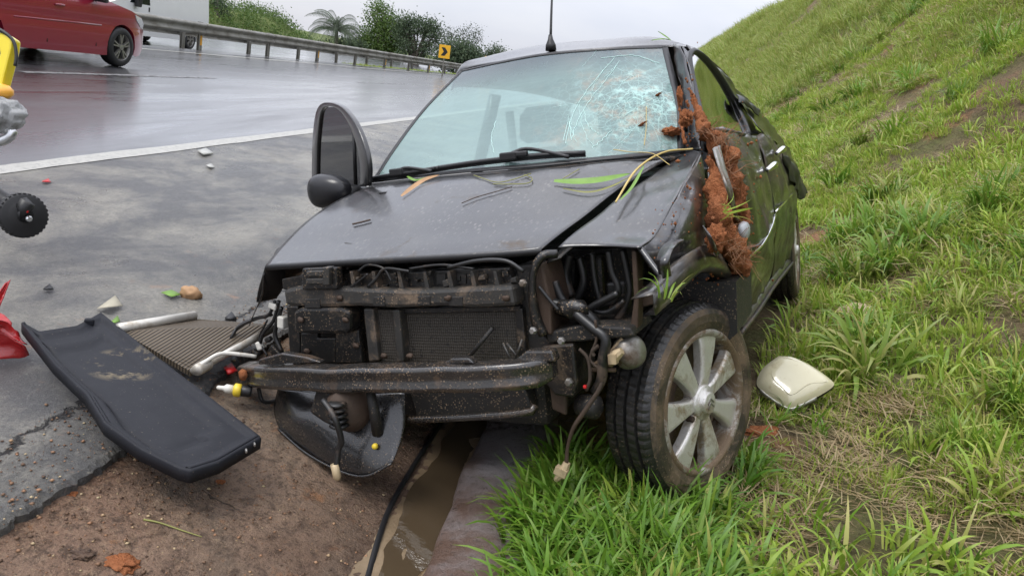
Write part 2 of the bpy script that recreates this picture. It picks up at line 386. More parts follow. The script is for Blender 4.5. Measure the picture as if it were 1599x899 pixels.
# the shoulder: its right edge is broken
ys = np.r_[np.linspace(-6, .4, 20), np.linspace(.42, 4.5, 760), np.linspace(4.6, 12, 60), np.linspace(13, 260, 40)]
V = []; 
for y in ys:
    e = -1.135+.020*float(fbm(y*4, 0, 31, 4))+.005*float(vn(y*38, 3, 2))+.005*float(vn(y*130, 5, 6))
    V += [(-3.552, y, -.0), (-2.4, y, 0), (-1.6, y, -.001), (e-.06, y, -.002), (e-.016+.006*float(vn(y*120, 7, 3)), y, -.004), (e, y, -.014+.004*float(vn(y*130, 4, 1))), (e+.012*float(vn(y*60, 9, 4)), y, -.07)]
mesh('shoulder', V, gridfaces(len(ys), 7, flip=True), MA['shoulder'], None, False, kind='structure')
def strip(name, x0, x1, y0, y1, mat, n=60, z=.004):
    V = []
    for y in np.linspace(y0, y1, n): V += [(x0+.008*float(fbm(y*2.5, 1, 5)), y, z), (x1+.008*float(fbm(y*2.5, 4, 7)), y, z)]
    return mesh(name, V, gridfaces(n, 2, flip=True), mat, kind='structure')
strip('edge_line', -3.72, -3.55, -4, 150, MA['paint'], 900)
for y0 in (8.5, 20.2, 32, 44, 56, 68): strip('lane_line', -7.40, -7.28, y0, y0+4.4, MA['worn'], 40)
strip('inner_edge_line', -11.25, -11.13, -4, 150, MA['paint'], 200)
# opposite carriageway behind the median
sheet('opposite_road', np.r_[-23, -18, -14.2], np.r_[-12, 20, 60, 120, 260], lambda x, y: 0*x-.34, MA['road'])
sheet('median_strip', np.linspace(-14.3, -11.55, 12), np.r_[np.linspace(-12, 90, 120), 260], lambda x, y: .004-.30*np.clip((-12.2-x)/2, 0, 1)+.01*fbm(x*2, y*.6, 4), MA['road'])
# gutter: a shallow muddy concrete channel beside the asphalt
xs = np.r_[np.linspace(-1.19, -.2, 170), np.linspace(-.18, .22, 20)]; ys = np.r_[np.linspace(-3, .9, 20), np.linspace(.91, 3.2, 360), np.linspace(3.22, 40, 90)]
def gutz(x, y):
    z = np.interp(x, PX, PZ)
    k = np.clip((x+1.15)/.3, 0, 1)
    z = z+k*(.010*fbm(x*3, y*3, 41, 4)+.0035*fbm(x*17, y*17, 47, 3)+.0030*fbm(x*42, y*42, 49, 2))
    # the kerb slab on the far side of the channel stands proud and ends broken
    e = -.20+.03*fbm(y*2.0, 0*y, 51, 3)
    slab = np.clip((x-e+.03)/.018, 0, 1)*np.clip((.20-x)/.05, 0, 1)
    return z+slab*.0-np.clip((x-.06)/.1, 0, 1)*.05
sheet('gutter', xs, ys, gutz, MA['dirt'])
# bank
xs = np.r_[np.linspace(-.02, 3.2, 110), np.linspace(3.26, 10.5, 90), 12, 16, 30, 80, 300]; ys = np.r_[np.linspace(-2, 8, 230), np.linspace(8.1, 60, 150), np.linspace(64, 260, 25), 600]
sheet('embankment', xs, ys, tz, MA['soil'])

# standing water in the channel
mw_ = NT('muddy water'); 
mw_.set(Base_Color=(.24, .17, .10), Roughness=.03, Transmission_Weight=.75, IOR=1.33); mw_.bump(mw_.noise(26, 3), .10, .01); MA['water'] = mw_.m
V = []; ys = np.linspace(1.30, 3.6, 90)
for y in ys:
    c = -.315+.018*float(fbm(y*2.2, 3, 61)); h0 = .030+.020*float(fbm(y*4, 8, 63)); h1 = .040+.020*float(fbm(y*4, 2, 67))
    V += [(c-h0-.02, y, -.128), (c, y, -.128), (c+h1+.02, y, -.128)]
mesh('water', V, gridfaces(len(ys), 3, flip=True), MA['water'], kind='structure')
mm = NT('silt on the channel floor'); a = mm.mix(mm.noise(5, 6, .65), (.09, .060, .035), (.28, .21, .13)); mm.set(Base_Color=a, Roughness=.5); mm.bump(mm.noise(40, 5), .4, .01); MA['silt'] = mm.m
V = []
for y in ys:
    c = -.315+.018*float(fbm(y*2.2, 3, 61)); h0 = .10+.03*float(fbm(y*5, 18, 63)); h1 = .09+.02*float(fbm(y*5, 12, 67))
    for t in (-1, -.5, 0, .5, 1):
        x = c+(t*h0 if t < 0 else t*h1); V.append((x, y, float(gutz(np.array(x), np.array(y)))+.016*(1-abs(t))+.012*float(fbm(x*9, y*5, 77, 3))*(1-abs(t))))
mesh('silt_bed', V, gridfaces(len(ys), 5, flip=True), MA['silt'], kind='structure')

# concrete kerb slab between the channel and the grass
cm0 = NT('damp concrete'); a = cm0.mix(cm0.noise(7, 6, .7), (.15, .135, .14), (.27, .25, .25)); a = cm0.mix(cm0.ramp(cm0.noise(2.4, 5, .65), (.36, 0), (.56, .92)), a, (.095, .055, .037)); a = cm0.mix(cm0.ramp(cm0.noise(60, 4, .8), (.34, .7), (.46, 0)), a, (.05, .04, .035))
cm0.set(Base_Color=a, Roughness=cm0.ramp(cm0.noise(4, 4), (.35, .22), (.65, .5))); cm0.bump(cm0.math('ADD', cm0.noise(60, 5, .75), cm0.noise(9, 3)), .6, .01); MA['concrete'] = cm0.m
V = []; ys = np.linspace(.9, 4.4, 160)
for y in ys:
    e = -.245+.022*float(fbm(y*2.1, 4, 151, 4))
    V += [(e-.012, y, -.17), (e-.004, y, -.115), (e+.004, y, -.098+.004*float(vn(y*30, 1, 3))), (e+.03, y, -.090), (e+.10, y, -.070+.006*float(vn(y*4, 1, 5))), (e+.20, y, -.05), (.05, y, -.05), (.10, y, -.12)]
mesh('kerb_slab', V, gridfaces(len(ys), 8, flip=True), MA['concrete'], kind='structure')
# ================================================================== GRASS
def blade_mat(name, c0, c1, dry, dryf):
    m = NT(name); oi = m.n('ShaderNodeObjectInfo'); at = m.n('ShaderNodeAttribute', attribute_name='tint'); at.attribute_type = 'GEOMETRY'
    c = m.mix(oi.outputs['Random'], c0, c1); c = m.mix(m.math('MULTIPLY', at.outputs['Fac'], dryf), c, dry)
    m.set(Base_Color=c, Roughness=.42, Specular_IOR_Level=.4)
    tr = m.n('ShaderNodeBsdfTranslucent'); m.put(tr.inputs[0], c); ms = m.n('ShaderNodeMixShader'); ms.inputs[0].default_value = .38
    m.l(m.b.outputs[0], ms.inputs[1]); m.l(tr.outputs[0], ms.inputs[2]); m.l(ms.outputs[0], m.out.inputs[0]); return m.m
MA['bladeA'] = blade_mat('lush blade', (.075, .185, .016), (.16, .30, .030), (.36, .29, .09), .6)
MA['bladeB'] = blade_mat('yellow green blade', (.17, .30, .028), (.34, .45, .06), (.50, .40, .16), .8)
MA['bladeC'] = blade_mat('dry straw', (.34, .25, .12), (.46, .37, .21), (.25, .16, .08), .8)
MA['bladeD'] = blade_mat('hill grass', (.16, .26, .034), (.30, .39, .07), (.46, .38, .17), .85)
def tuftVF(n, L, wd, lean, rr, seed, seg=5, flat=False):
    r = random.Random(seed); V = []; Fc = []; T = []
    for k in range(n):
        a = r.random()*2*PI; b0 = np.array([math.cos(a), math.sin(a), 0])*rr*math.sqrt(r.random()); dirn = a+r.gauss(0, .7)
        d = np.array([math.cos(dirn), math.sin(dirn), 0]); l = L*r.uniform(.5, 1.15); w0 = wd*r.uniform(.6, 1.2); ln = lean*r.uniform(.35, 1.5)
        sd = np.array([-d[1], d[0], 0]); tw = r.uniform(-.6, .6); t_ = r.random()**2.2; p = b0.copy(); p[2] = -.01; ang = r.uniform(.05, .35)*(.5+ln)
        if flat: ang = 1.35; p[2] = r.uniform(.002, .02)
        o = len(V)
        for s in range(seg+1):
            f = s/seg; ww = w0*(1-f**2.2)*(.75+.5*min(1, f*3))*.5
            sv = sd*math.cos(tw*f)+np.array([0, 0, 1])*math.sin(tw*f)*.7
            V += [p-sv*ww, p+sv*ww]; T += [t_*.6+.4*f*t_]*2
            p = p+(d*math.sin(ang)+np.array([0, 0, 1])*math.cos(ang))*l/seg; ang += ln*1.25/seg*(1+f)
            if flat: ang = 1.45+r.uniform(-.15, .2)
            ang = min(ang, 2.5)
        for s in range(seg): a_ = o+2*s; Fc.append((a_, a_+1, a_+3, a_+2))
    return V, Fc, T
GT = bpy.data.collections.new('grass tuft sources')
def tuft(nm, mat, *a, **k):
    V, Fc, T = tuftVF(*a, **k); me = bpy.data.meshes.new(nm); me.from_pydata([tuple(v) for v in V], [], Fc); me.materials.append(mat)
    at = me.attributes.new('tint', 'FLOAT', 'POINT'); at.data.foreach_set('value', T); me.polygons.foreach_set('use_smooth', [True]*len(me.polygons))
    return me
SRC = []
for i in range(4): SRC.append(tuft('lush tuft', MA['bladeA'], 9, .20, .0125, .95, .032, 100+i))        # 0-3
for i in range(4): SRC.append(tuft('bright tuft', MA['bladeB'], 10, .145, .0100, 1.15, .035, 200+i))     # 4-7
for i in range(3): SRC.append(tuft('short tuft', MA['bladeB'], 22, .07, .0048, .9, .05, 300+i, seg=3)) # 8-10
for i in range(2): SRC.append(tuft('straw', MA['bladeC'], 14, .11, .0035, .3, .07, 400+i, seg=3, flat=True)) # 11-12
for i in range(3): SRC.append(tuft('hill tuft', MA['bladeD'], 26, .26, .010, 1.0, .10, 500+i, seg=4))   # 13-15
for i in range(3): SRC.append(tuft('weed clump', MA['bladeA' if i < 2 else 'bladeD'], 46, .26, .015, 1.25, .09, 800+i, seg=5))   # 16-18
def scatter(name, P, rot, scl, idx, label):
    """one grass object: points carry turn, size and tuft kind; geometry nodes set a tuft on each"""
    me = bpy.data.meshes.new(name); me.from_pydata([tuple(p) for p in P], [], [])
    a = me.attributes.new('rot', 'FLOAT_VECTOR', 'POINT'); a.data.foreach_set('vector', np.asarray(rot, np.float32).ravel())
    a = me.attributes.new('scl', 'FLOAT', 'POINT'); a.data.foreach_set('value', np.asarray(scl, np.float32))
    a = me.attributes.new('kind_index', 'INT', 'POINT'); a.data.foreach_set('value', np.asarray(idx, np.int32))
    o = bpy.data.objects.new(name, me); COL.objects.link(o)
    ng = bpy.data.node_groups.new(name, 'GeometryNodeTree'); ng.interface.new_socket('Geometry', in_out='INPUT', socket_type='NodeSocketGeometry'); ng.interface.new_socket('Geometry', in_out='OUTPUT', socket_type='NodeSocketGeometry')
    gi = ng.nodes.new('NodeGroupInput'); go = ng.nodes.new('NodeGroupOutput'); jn = ng.nodes.new('GeometryNodeJoinGeometry')
    kk = ng.nodes.new('GeometryNodeInputNamedAttribute'); kk.data_type = 'INT'; kk.inputs[0].default_value = 'kind_index'
    rr = ng.nodes.new('GeometryNodeInputNamedAttribute'); rr.data_type = 'FLOAT_VECTOR'; rr.inputs[0].default_value = 'rot'
    ss = ng.nodes.new('GeometryNodeInputNamedAttribute'); ss.data_type = 'FLOAT'; ss.inputs[0].default_value = 'scl'
    e2r = ng.nodes.new('FunctionNodeEulerToRotation'); ng.links.new(rr.outputs['Attribute'], e2r.inputs[0])
    for k in sorted(set(int(i) for i in idx)):
        so_ = bpy.data.objects.get('tuft_source_%d' % k)
        if so_ is None:
            so_ = bpy.data.objects.new('tuft_source_%d' % k, SRC[k])       # never linked to the scene: only a source
        oi = ng.nodes.new('GeometryNodeObjectInfo'); oi.inputs['Object'].default_value = so_; oi.inputs['As Instance'].default_value = True
        cp = ng.nodes.new('FunctionNodeCompare'); cp.data_type = 'INT'; cp.operation = 'EQUAL'
        bi = [s for s in cp.inputs if s.type == 'INT']; ng.links.new(kk.outputs['Attribute'], bi[0]); bi[1].default_value = k
        ip = ng.nodes.new('GeometryNodeInstanceOnPoints')
        ng.links.new(gi.outputs[0], ip.inputs['Points']); ng.links.new(cp.outputs[0], ip.inputs['Selection']); ng.links.new(oi.outputs['Geometry'], ip.inputs['Instance'])
        ng.links.new(e2r.outputs[0], ip.inputs['Rotation']); ng.links.new(ss.outputs['Attribute'], ip.inputs['Scale']); ng.links.new(ip.outputs[0], jn.inputs[0])
    ng.links.new(jn.outputs[0], go.inputs[0]); md = o.modifiers.new('grass', 'NODES'); md.node_group = ng
    return tag(o, label, 'grass', None, 'stuff')
# bare places: photo point -> ellipse on the land (radius across, along)
BARE = [(onland(px, py), rx, ry) for px, py, rx, ry in [(1215, 500, .35, .55), (1345, 488, .22, .22), (1250, 690, .17, .22), (1190, 690, .12, .16), (1300, 770, .16, .13), (1500, 500, .15, .2), (1130, 870, .13, .10),
        (1430, 150, .32, .45), (1470, 235, .40, .55), (1585, 120, .42, .55), (1520, 180, .15, .25), (1400, 450, .2, .2), (1290, 170, .12, .4), (1420, 590, .12, .18), (1600, 530, .1, .15)]]
def grass_field(n, x0, x1, y0, y1, kinds, sc0, sc1, dens, jit=.35, far=False):
    x = rng.uniform(x0, x1, n); y = rng.uniform(y0, y1, n); keep = rng.random(n) < dens(x, y)
    bare = np.zeros(n)
    for c, rx, ry in BARE:
        q = ((x-c[0])/rx)**2+((y-c[1])/ry)**2; bare = np.maximum(bare, np.exp(-q*1.2))
    keep &= rng.random(n) > bare*1.05
    # nothing grows under the car or its wheels
    C3 = (np.stack([x, y, tz(x, y)], -1)-TW) @ RW
    keep &= ~((np.abs(C3[:, 0]) < .78) & (C3[:, 1] > .16) & (C3[:, 1] < 3.1))
    keep &= ~((np.abs(C3[:, 0]-.73) < .13) & (np.abs(C3[:, 1]) < .17))
    keep &= ~((np.abs(C3[:, 0]) < .62) & (C3[:, 1] > -.15) & (C3[:, 1] < 3.1))
    x, y = x[keep], y[keep]; z = tz(x, y); e = .02
    gx = (tz(x+e, y, False)-tz(x-e, y, False))/(2*e); n = len(x)
    rot = np.stack([rng.normal(0, jit, n), np.arctan(gx)*-.45+rng.normal(0, jit, n), rng.uniform(0, 2*PI, n)], -1)
    # tilt with the slope first, then a random turn about the blade's own axis
    tilt = np.arctan(gx)*-.45
    ct, st_, ca, sa, cc_, sc2 = np.cos(tilt), np.sin(tilt), np.cos(rot[:, 0]), np.sin(rot[:, 0]), np.cos(rot[:, 2]), np.sin(rot[:, 2])
    R00 = ct*cc_+st_*sa*sc2; R10 = ca*sc2; R20 = -st_*cc_+ct*sa*sc2; R21 = st_*sc2+ct*sa*cc_; R22 = ct*ca
    R3 = np.stack([np.arctan2(R21, R22), -np.arcsin(np.clip(R20, -1, 1)), np.arctan2(R10, R00)], -1)
    return np.stack([x, y, z], -1), R3, rng.uniform(sc0, sc1, n), rng.choice(kinds, n)
LAMP = onland(1240, 640)
def join(L): return [np.concatenate([l[i] for l in L]) for i in range(4)]
lushm = lambda x, y: np.clip((.62-x-.12*fbm(x*3, y*3, 81))*4, 0, 1)*np.clip((x+.05+.07*fbm(y*5, 0*y, 83, 3))*14, 0, 1)*np.clip((2.75-y)*2, 0, 1)
def patchy(lo, hi, s, fr=2.2): return lambda x, y: np.clip((fbm(x*fr, y*fr, s, 3)-lo)/(hi-lo), 0, 1)*np.clip((x-.05)*10, 0, 1)
g = [grass_field(5200, -.12, .80, .75, 2.9, [0, 1, 2, 3], .55, 1.15, lushm, .3)]
g += [grass_field(4600, -.02, 3.2, .7, 5.2, [4, 5, 6, 7], .45, 1.45, patchy(-.45, .6, 85), .4)]
g += [grass_field(1500, .3, 3.2, .7, 5.2, [0, 1, 2, 3], .5, 1.0, patchy(.1, .6, 95), .4)]
g += [grass_field(8000, -.02, 3.2, .7, 5.2, [8, 9, 10], .5, 1.15, patchy(-.55, .5, 87, 3), .3)]
g += [grass_field(6500, .05, 3.2, .7, 5.2, [11, 12], .5, 1.3, patchy(-.6, .3, 89, 3), .15)]
P, R3, sc_, ix = join(g); scatter('verge_grass', P, R3, sc_, ix, 'bright green grass with dry straw growing on the verge around the front wheel')
g = [grass_field(40000, .6, 7.5, 3.0, 16, [4, 6, 8, 9, 10, 8, 9, 10], .7, 1.6, patchy(-.95, .25, 91, 1.7), .4)]
g += [grass_field(5000, 2.2, 7.5, 1.0, 5, [4, 5, 6, 7, 8, 9, 10], .8, 1.6, patchy(-.9, .1, 92, 1.3), .4)]
g += [grass_field(14000, .6, 7.5, 3.0, 20, [11, 12], 1.0, 2.0, patchy(-.2, .5, 96, 1.1), .2)]
g += [grass_field(1500, .9, 9, 2.6, 20, [16, 17, 18], .5, 1.5, lambda x, y: patchy(.05, .7, 97, .9)(x, y)*(np.hypot(x-LAMP[0], y-LAMP[1]) > .45), .3)]
g += [grass_field(13000, 3.0, 11, 2.5, 24, [13, 14, 15], .5, 1.1, lambda x, y: np.clip((fbm(x*.7, y*.5, 93, 3)+.45*np.clip((x-5)/3, -1, 1)-.05)*2, 0, 1), .3)]
g += [grass_field(22000, .8, 11.5, 16, 60, [13, 14, 15, 4, 5], 1.0, 2.0, patchy(-.9, .1, 94, .6), .3)]
g += [grass_field(9000, .8, 12, 58, 150, [13, 14, 15], 2.0, 4.0, lambda x, y: 1+0*x, .3)]
P, R3, sc_, ix = join(g); scatter('bank_grass', P, R3, sc_, ix, 'patchy yellow-green grass covering the steep roadside bank')
# loose clippings of median grass under the rails
x = rng.uniform(-12.9, -12.15, 1500); y = rng.uniform(33, 75, 1500); n = len(x)
R3 = np.stack([np.zeros(n), np.zeros(n), rng.uniform(0, 6.28, n)], -1)
scatter('median_grass', np.stack([x, y, -.30*np.clip((-12.2-x)/2, 0, 1)], -1), R3, rng.uniform(.6, 1.5, n), rng.choice([8, 9, 10, 4], n), 'short grass growing on the median under the guard rails')
# ================================================================== WRECKED CAR
def paint_black(name, mud, mudc=(.11, .075, .045), film=.35):
    m = NT(name)
    st = m.noise(9, 6, .7, m.co((1, .35, 1), (0, 0, .4)))
    c = m.mix(m.math('MULTIPLY', m.ramp(st, (.45, 0), (.75, 1)), film), (.005, .005, .006), (.070, .065, .058))
    sp = m.ramp(m.vor(70, m.co((1, .45, 1), (0, 0, .35))), (.12, 1), (.40, 0)); spm = m.ramp(m.noise(22, 3, .6), (.42, 0), (.54, 1)); spk = m.math('MULTIPLY', sp, spm)
    c = m.mix(m.math('MULTIPLY', spk, m.math('MULTIPLY', film*2.2, m.ramp(m.noise(6, 5, .7), (.40, .15), (.62, 1)))), c, (.15, .138, .12))
    md = m.ramp(m.noise(5.5, 7, .68, None, .6), (.62-mud*.35, 0), (.80-mud*.3, 1)); c = m.mix(m.math('MULTIPLY', md, .85), c, mudc)
    r = m.math('ADD', m.math('ADD', .24, m.math('MULTIPLY', md, .5)), m.math('MULTIPLY', st, .16))
    m.set(Base_Color=c, Roughness=r, Coat_Weight=m.math('SUBTRACT', .75, md, clamp=True), Coat_Roughness=.14, Specular_IOR_Level=.55)
    dr = m.ramp(m.vor(240), (.10, 1), (.34, 0)); dm = m.ramp(m.noise(100, 2), (.48, 0), (.56, 1)); drop = m.math('MULTIPLY', dr, dm)
    b = m.bump(m.math('ADD', m.math('MULTIPLY', drop, .6), m.math('ADD', m.math('MULTIPLY', md, .35), m.math('MULTIPLY', m.noise(3.0, 2), .9))), .22, .006)
    m.l(b, m.b.inputs['Coat Normal']); return m.m
MA['paint_black'] = paint_black('black car paint', .04, film=.30)
MA['paint_clean'] = paint_black('black car paint rinsed', .0, film=.10)
MA['paint_side'] = paint_black('black car paint muddied', .42, (.085, .062, .036), .5)
def grime(name, c0, c1, mudc, lo, hi, ro=.5, sc=14, metal=0., spk=.8, coat=0.):
    m = NT(name); c = m.mix(m.noise(sc, 6, .7), c0, c1)
    md = m.ramp(m.noise(8, 8, .74, None, .5), (lo, 0), (hi, 1)); c = m.mix(md, c, mudc)
    sp = m.math('MULTIPLY', m.ramp(m.vor(130), (.12, 1), (.38, 0)), m.math('MULTIPLY', m.ramp(m.noise(30, 4, .7), (.44, 0), (.55, 1)), m.ramp(m.noise(5, 5, .7), (.38, 0), (.58, 1)))); c = m.mix(m.math('MULTIPLY', sp, spk), c, (.34, .24, .15))
    m.set(Base_Color=c, Roughness=m.math('ADD', ro, m.math('MULTIPLY', md, .3), clamp=True), Metallic=metal, Specular_IOR_Level=.5, Coat_Weight=coat, Coat_Roughness=.12)
    m.bump(m.math('ADD', m.noise(70, 5, .7), m.math('MULTIPLY', sp, .6)), .35, .004); return m.m
MA['plastic'] = grime('grimy black plastic', (.005, .005, .005), (.018, .017, .016), (.12, .085, .055), .54, .72, .34)
MA['plastic_grey'] = grime('dusty grey plastic', (.018, .018, .017), (.045, .042, .038), (.17, .12, .08), .50, .68, .42)
MA['beam'] = grime('oily black steel', (.012, .012, .013), (.04, .036, .032), (.10, .062, .036), .52, .70, .22, coat=.7)
MA['liner'] = grime('wet black liner', (.010, .010, .011), (.022, .022, .022), (.12, .08, .05), .60, .74, .2, coat=.6, spk=.5)
MA['dark'] = grime('engine bay grime', (.008, .008, .008), (.022, .02, .018), (.045, .032, .022), .56, .75, .6)
MA['rubber'] = grime('muddy tyre rubber', (.010, .010, .010), (.026, .025, .023), (.085, .062, .04), .60, .76, .30, spk=.5)
MA['sidewall'] = grime('mud caked sidewall', (.02, .018, .016), (.05, .04, .03), (.15, .105, .065), .44, .62, .45)
MA['alloy'] = grime('muddy alloy', (.58, .56, .52), (.70, .68, .64), (.30, .235, .15), .49, .62, .28, 9, .5, spk=.5)
MA['barrel'] = grime('muddy wheel barrel', (.05, .04, .03), (.12, .09, .06), (.20, .135, .08), .42, .6, .6)
MA['hose'] = simple('black hose', (.013, .013, .013), .4, var=.4, dirt=(.10, .07, .05), dsc=12, dlo=.56, dhi=.68)
MA['brass'] = simple('dirty pale connector', (.46, .36, .22), .45, .2, .3, 30, dirt=(.16, .11, .07))
MA['steel'] = simple('dull steel', (.33, .32, .30), .4, .8, .2, 25, dirt=(.14, .10, .07), dlo=.48, dhi=.62)
MA['chrome'] = simple('chrome trim', (.80, .80, .80), .14, 1., .05, 8, dirt=(.25, .2, .14), dlo=.62, dhi=.70)
MA['rust'] = simple('rusty brown metal', (.055, .034, .022), .7, .1, .4, 18, .5, dirt=(.05, .035, .025))
MA['trim'] = simple('black trim', (.012, .012, .013), .45, var=.3, dirt=(.09, .07, .05), dlo=.62, dhi=.75)
MA['mirror_shell'] = simple('wet black mirror shell', (.012, .012, .014), .28, var=.2)
MA['white_plastic'] = simple('white plastic', (.62, .60, .54), .4, var=.1, dirt=(.25, .19, .12), dlo=.58, dhi=.68)
MA['yellow'] = simple('yellow plastic', (.70, .52, .04), .4, var=.1)
MA['red'] = simple('red plastic', (.50, .02, .02), .3, var=.2)
def clay_mat():
    m = NT('orange clay'); c = m.mix(m.noise(13, 7, .72), (.40, .125, .048), (.70, .29, .13)); c = m.mix(m.ramp(m.noise(7, 6, .7, None, .5), (.54, 0), (.68, .6)), c, (.17, .062, .030)); c = m.mix(m.ramp(m.noise(8, 6, .7, m.co((1, 1, 1), (1, 2, 3))), (.60, 0), (.70, .7)), c, (.66, .36, .22)); c = m.mix(m.ramp(m.noise(45, 5, .7), (.55, 0), (.68, .7)), c, (.22, .07, .03))
    m.set(Base_Color=c, Roughness=.92, Specular_IOR_Level=.15); m.bump(m.math('ADD', m.noise(70, 6, .78), m.math('MULTIPLY', m.noise(30, 4, .7), 1.8)), 1.0, .035); return m.m
MA['clay'] = clay_mat()
def core_mat():
    m = NT('radiator core'); X, Y, Z = m.xyz()
    wv = m.math('SINE', m.math('MULTIPLY', X, 900)); wz = m.math('SINE', m.math('MULTIPLY', Z, 700))
    c = m.mix(m.noise(12, 6, .7), (.030, .026, .021), (.075, .062, .046)); c = m.mix(m.ramp(m.noise(70, 3, .6), (.60, 0), (.66, .9)), c, (.006, .006, .006))
    c = m.mix(m.ramp(wv, (.2, .5), (.6, 0)), c, (.01, .01, .01)); m.set(Base_Color=c, Roughness=.6); m.bump(m.math('ADD', wv, m.math('MULTIPLY', wz, .5)), .4, .002); return m.m
MA['core'] = core_mat()

car = empty('wrecked_car', (0, 0, 0), label='wrecked black hatchback with its front end torn off and windscreen shattered, on the verge', cat='car')
cm = Matrix.Identity(4)
for i in range(3):
    for j in range(3): cm[i][j] = RW[i, j]
    cm[i][3] = TW[i]
car.matrix_world = cm
PAI = MA['paint_black']; PAS = MA['paint_side']

# ---- bonnet
def hz(X, Y): return float(np.interp(Y, [-.7, -.52, -.45, -.35, -.2, -.05, .1, .3, .5], [.70, .765, .800, .835, .880, .922, .970, 1.008, 1.03]))-.07*X*X
b_front = [con(*p, hz) for p in [(415, 415), (470, 412), (560, 407), (650, 402), (740, 397), (800, 393), (846, 389)]]
b_right = [con(846, 389, hz)]+[cY(*p) for p in [(880, 362, -.35), (920, 331, -.2), (958, 302, -.05), (1000, 274, .1), (1046, 247, .28)]]
b_left = [con(415, 415, hz)]+[cY(*p) for p in [(440, 384, -.30), (480, 345, -.1), (525, 315, .1), (562, 298, .2), (588, 288, .30)]]
b_back = [b_left[-1]]+[cY(*p) for p in [(650, 280, .20), (720, 275, .12), (800, 269, .08), (880, 261, .10), (960, 252, .16)]]+[b_right[-1]]
def hood_fn(u, v, p): return -.010*math.exp(-((v-.47)/.05)**2)*0+.004*n3(p, 4)
G = coons(b_front, b_back, b_left, b_right, 44, 54, .006, hood_fn)
GH = G
hood = patch('hood', G, PAI, car, .004, -1, label='black bonnet beaded with rain and littered with grass')
lip = [p+np.array([0, .004, -.014]) for p in cr_spline(b_front, 50)]
V = []
for p in cr_spline(b_front, 50): V += [p, p+np.array([0, -.004, -.006]), p+np.array([0, .002, -.016]), p+np.array([0, .03, -.020])]
mesh('front_lip', V, gridfaces(50, 4), MA['trim'], hood)
# windscreen washer nozzle
MB().box(con(600, 305, hz)+np.array([0, 0, .006]), (.03, .02, .012)).build('washer_nozzle', MA['trim'], hood, bev=.003)

# ---- front wing on the near side: top, crushed side, folded lip
hz2 = lambda X, Y: hz(X, Y)-.006-.10*max(0, X-.5)**2
w_in = [con(*p, hz2) for p in [(872, 387), (902, 362), (938, 332), (974, 303), (1014, 274), (1062, 248)]]
w_out = [cX(1000, 386, .72), cX(1025, 366, .735), cX(1048, 325, .745), cX(1066, 292, .75), cX(1082, 262, .75), cX(1094, 238, .745)]
w_front = [w_in[0], con(935, 383, hz2), w_out[0]]
w_back = [w_in[-1], (w_in[-1]+w_out[-1])/2+np.array([0, .01, .012]), w_out[-1]]
def wing_fn(u, v, p): return .008*n3(p, 5)+.006*n3(p, 9)*v
wing = patch('front_wing', coons(w_front, w_back, w_in, w_out, 40, 22, .012, wing_fn), PAI, car, .004, -1, label='crumpled near-side front wing caked with mud')
arch = [cX(1040, 444, .755), cX(1052, 434, .77), cX(1066, 424, .78), cX(1082, 421, .785), cX(1104, 424, .79), cX(1128, 430, .79), cX(1148, 446, .79)]
s_front = [w_out[0], cX(1018, 412, .74), cX(1040, 444, .755)]
s_back = [w_out[-1], cX(1105, 300, .78), cX(1126, 370, .80), cX(1148, 446, .79)]
def side_fn(u, v, p): return .016*n3(p+np.array([3, 1, 0]), 4.5)+.006*n3(p, 12)-.030*math.exp(-((u-.45)/.16)**2-((v-.75)/.2)**2)+.03*math.exp(-((u-.72)/.10)**2-((v-.35)/.25)**2)
patch('wing_side', coons(w_out, arch, s_front, s_back, 44, 40, .035, side_fn), PAS, wing, .004, 0)
# the wheel arch lip curls outward and a fold of sheet stands up ahead of it
lipP = cr_spline([cX(1024, 492, .80), cX(1048, 470, .815), cX(1070, 447, .83), cX(1098, 424, .845), cX(1126, 428, .845), cX(1148, 448, .83)], 30); V = []
for i, p in enumerate(lipP):
    k = math.sin(PI*i/29); V += [p+np.array([-.06, .01, .035]), p+np.array([0, -.01, .05+.02*k]), p+np.array([.02*k, -.012, .022]), p, p+np.array([-.03, .01, -.004])]
patch('arch_lip', np.array(V).reshape(30, 5, 3), PAS, wing, .003, 0)
fold = cr_spline([cX(1044, 432, .83), cX(1041, 408, .835), cX(1050, 387, .835), cX(1064, 376, .83)], 20); V = []
for i, p in enumerate(fold):
    k = .3+.7*math.sin(PI*i/19); V += [p+np.array([-.03, .03, .0]), p+np.array([.006, .004, .004*k]), p+np.array([.008, -.012*k, .002]), p+np.array([-.012, -.02*k, -.004])]
patch('sheet_fold', np.array(V).reshape(20, 4, 3), MA['paint_black'], wing, .002, 0)
# inner wing under the bonnet gap
gp = [p+np.array([0, .01, -.03]) for p in w_in]; gq = [p+np.array([-.05, .01, -.045]) for p in w_in]
patch('gap_channel', np.stack([cr_spline(gq, 20), cr_spline(gp, 20)], 1), MA['dark'], wing, .003)
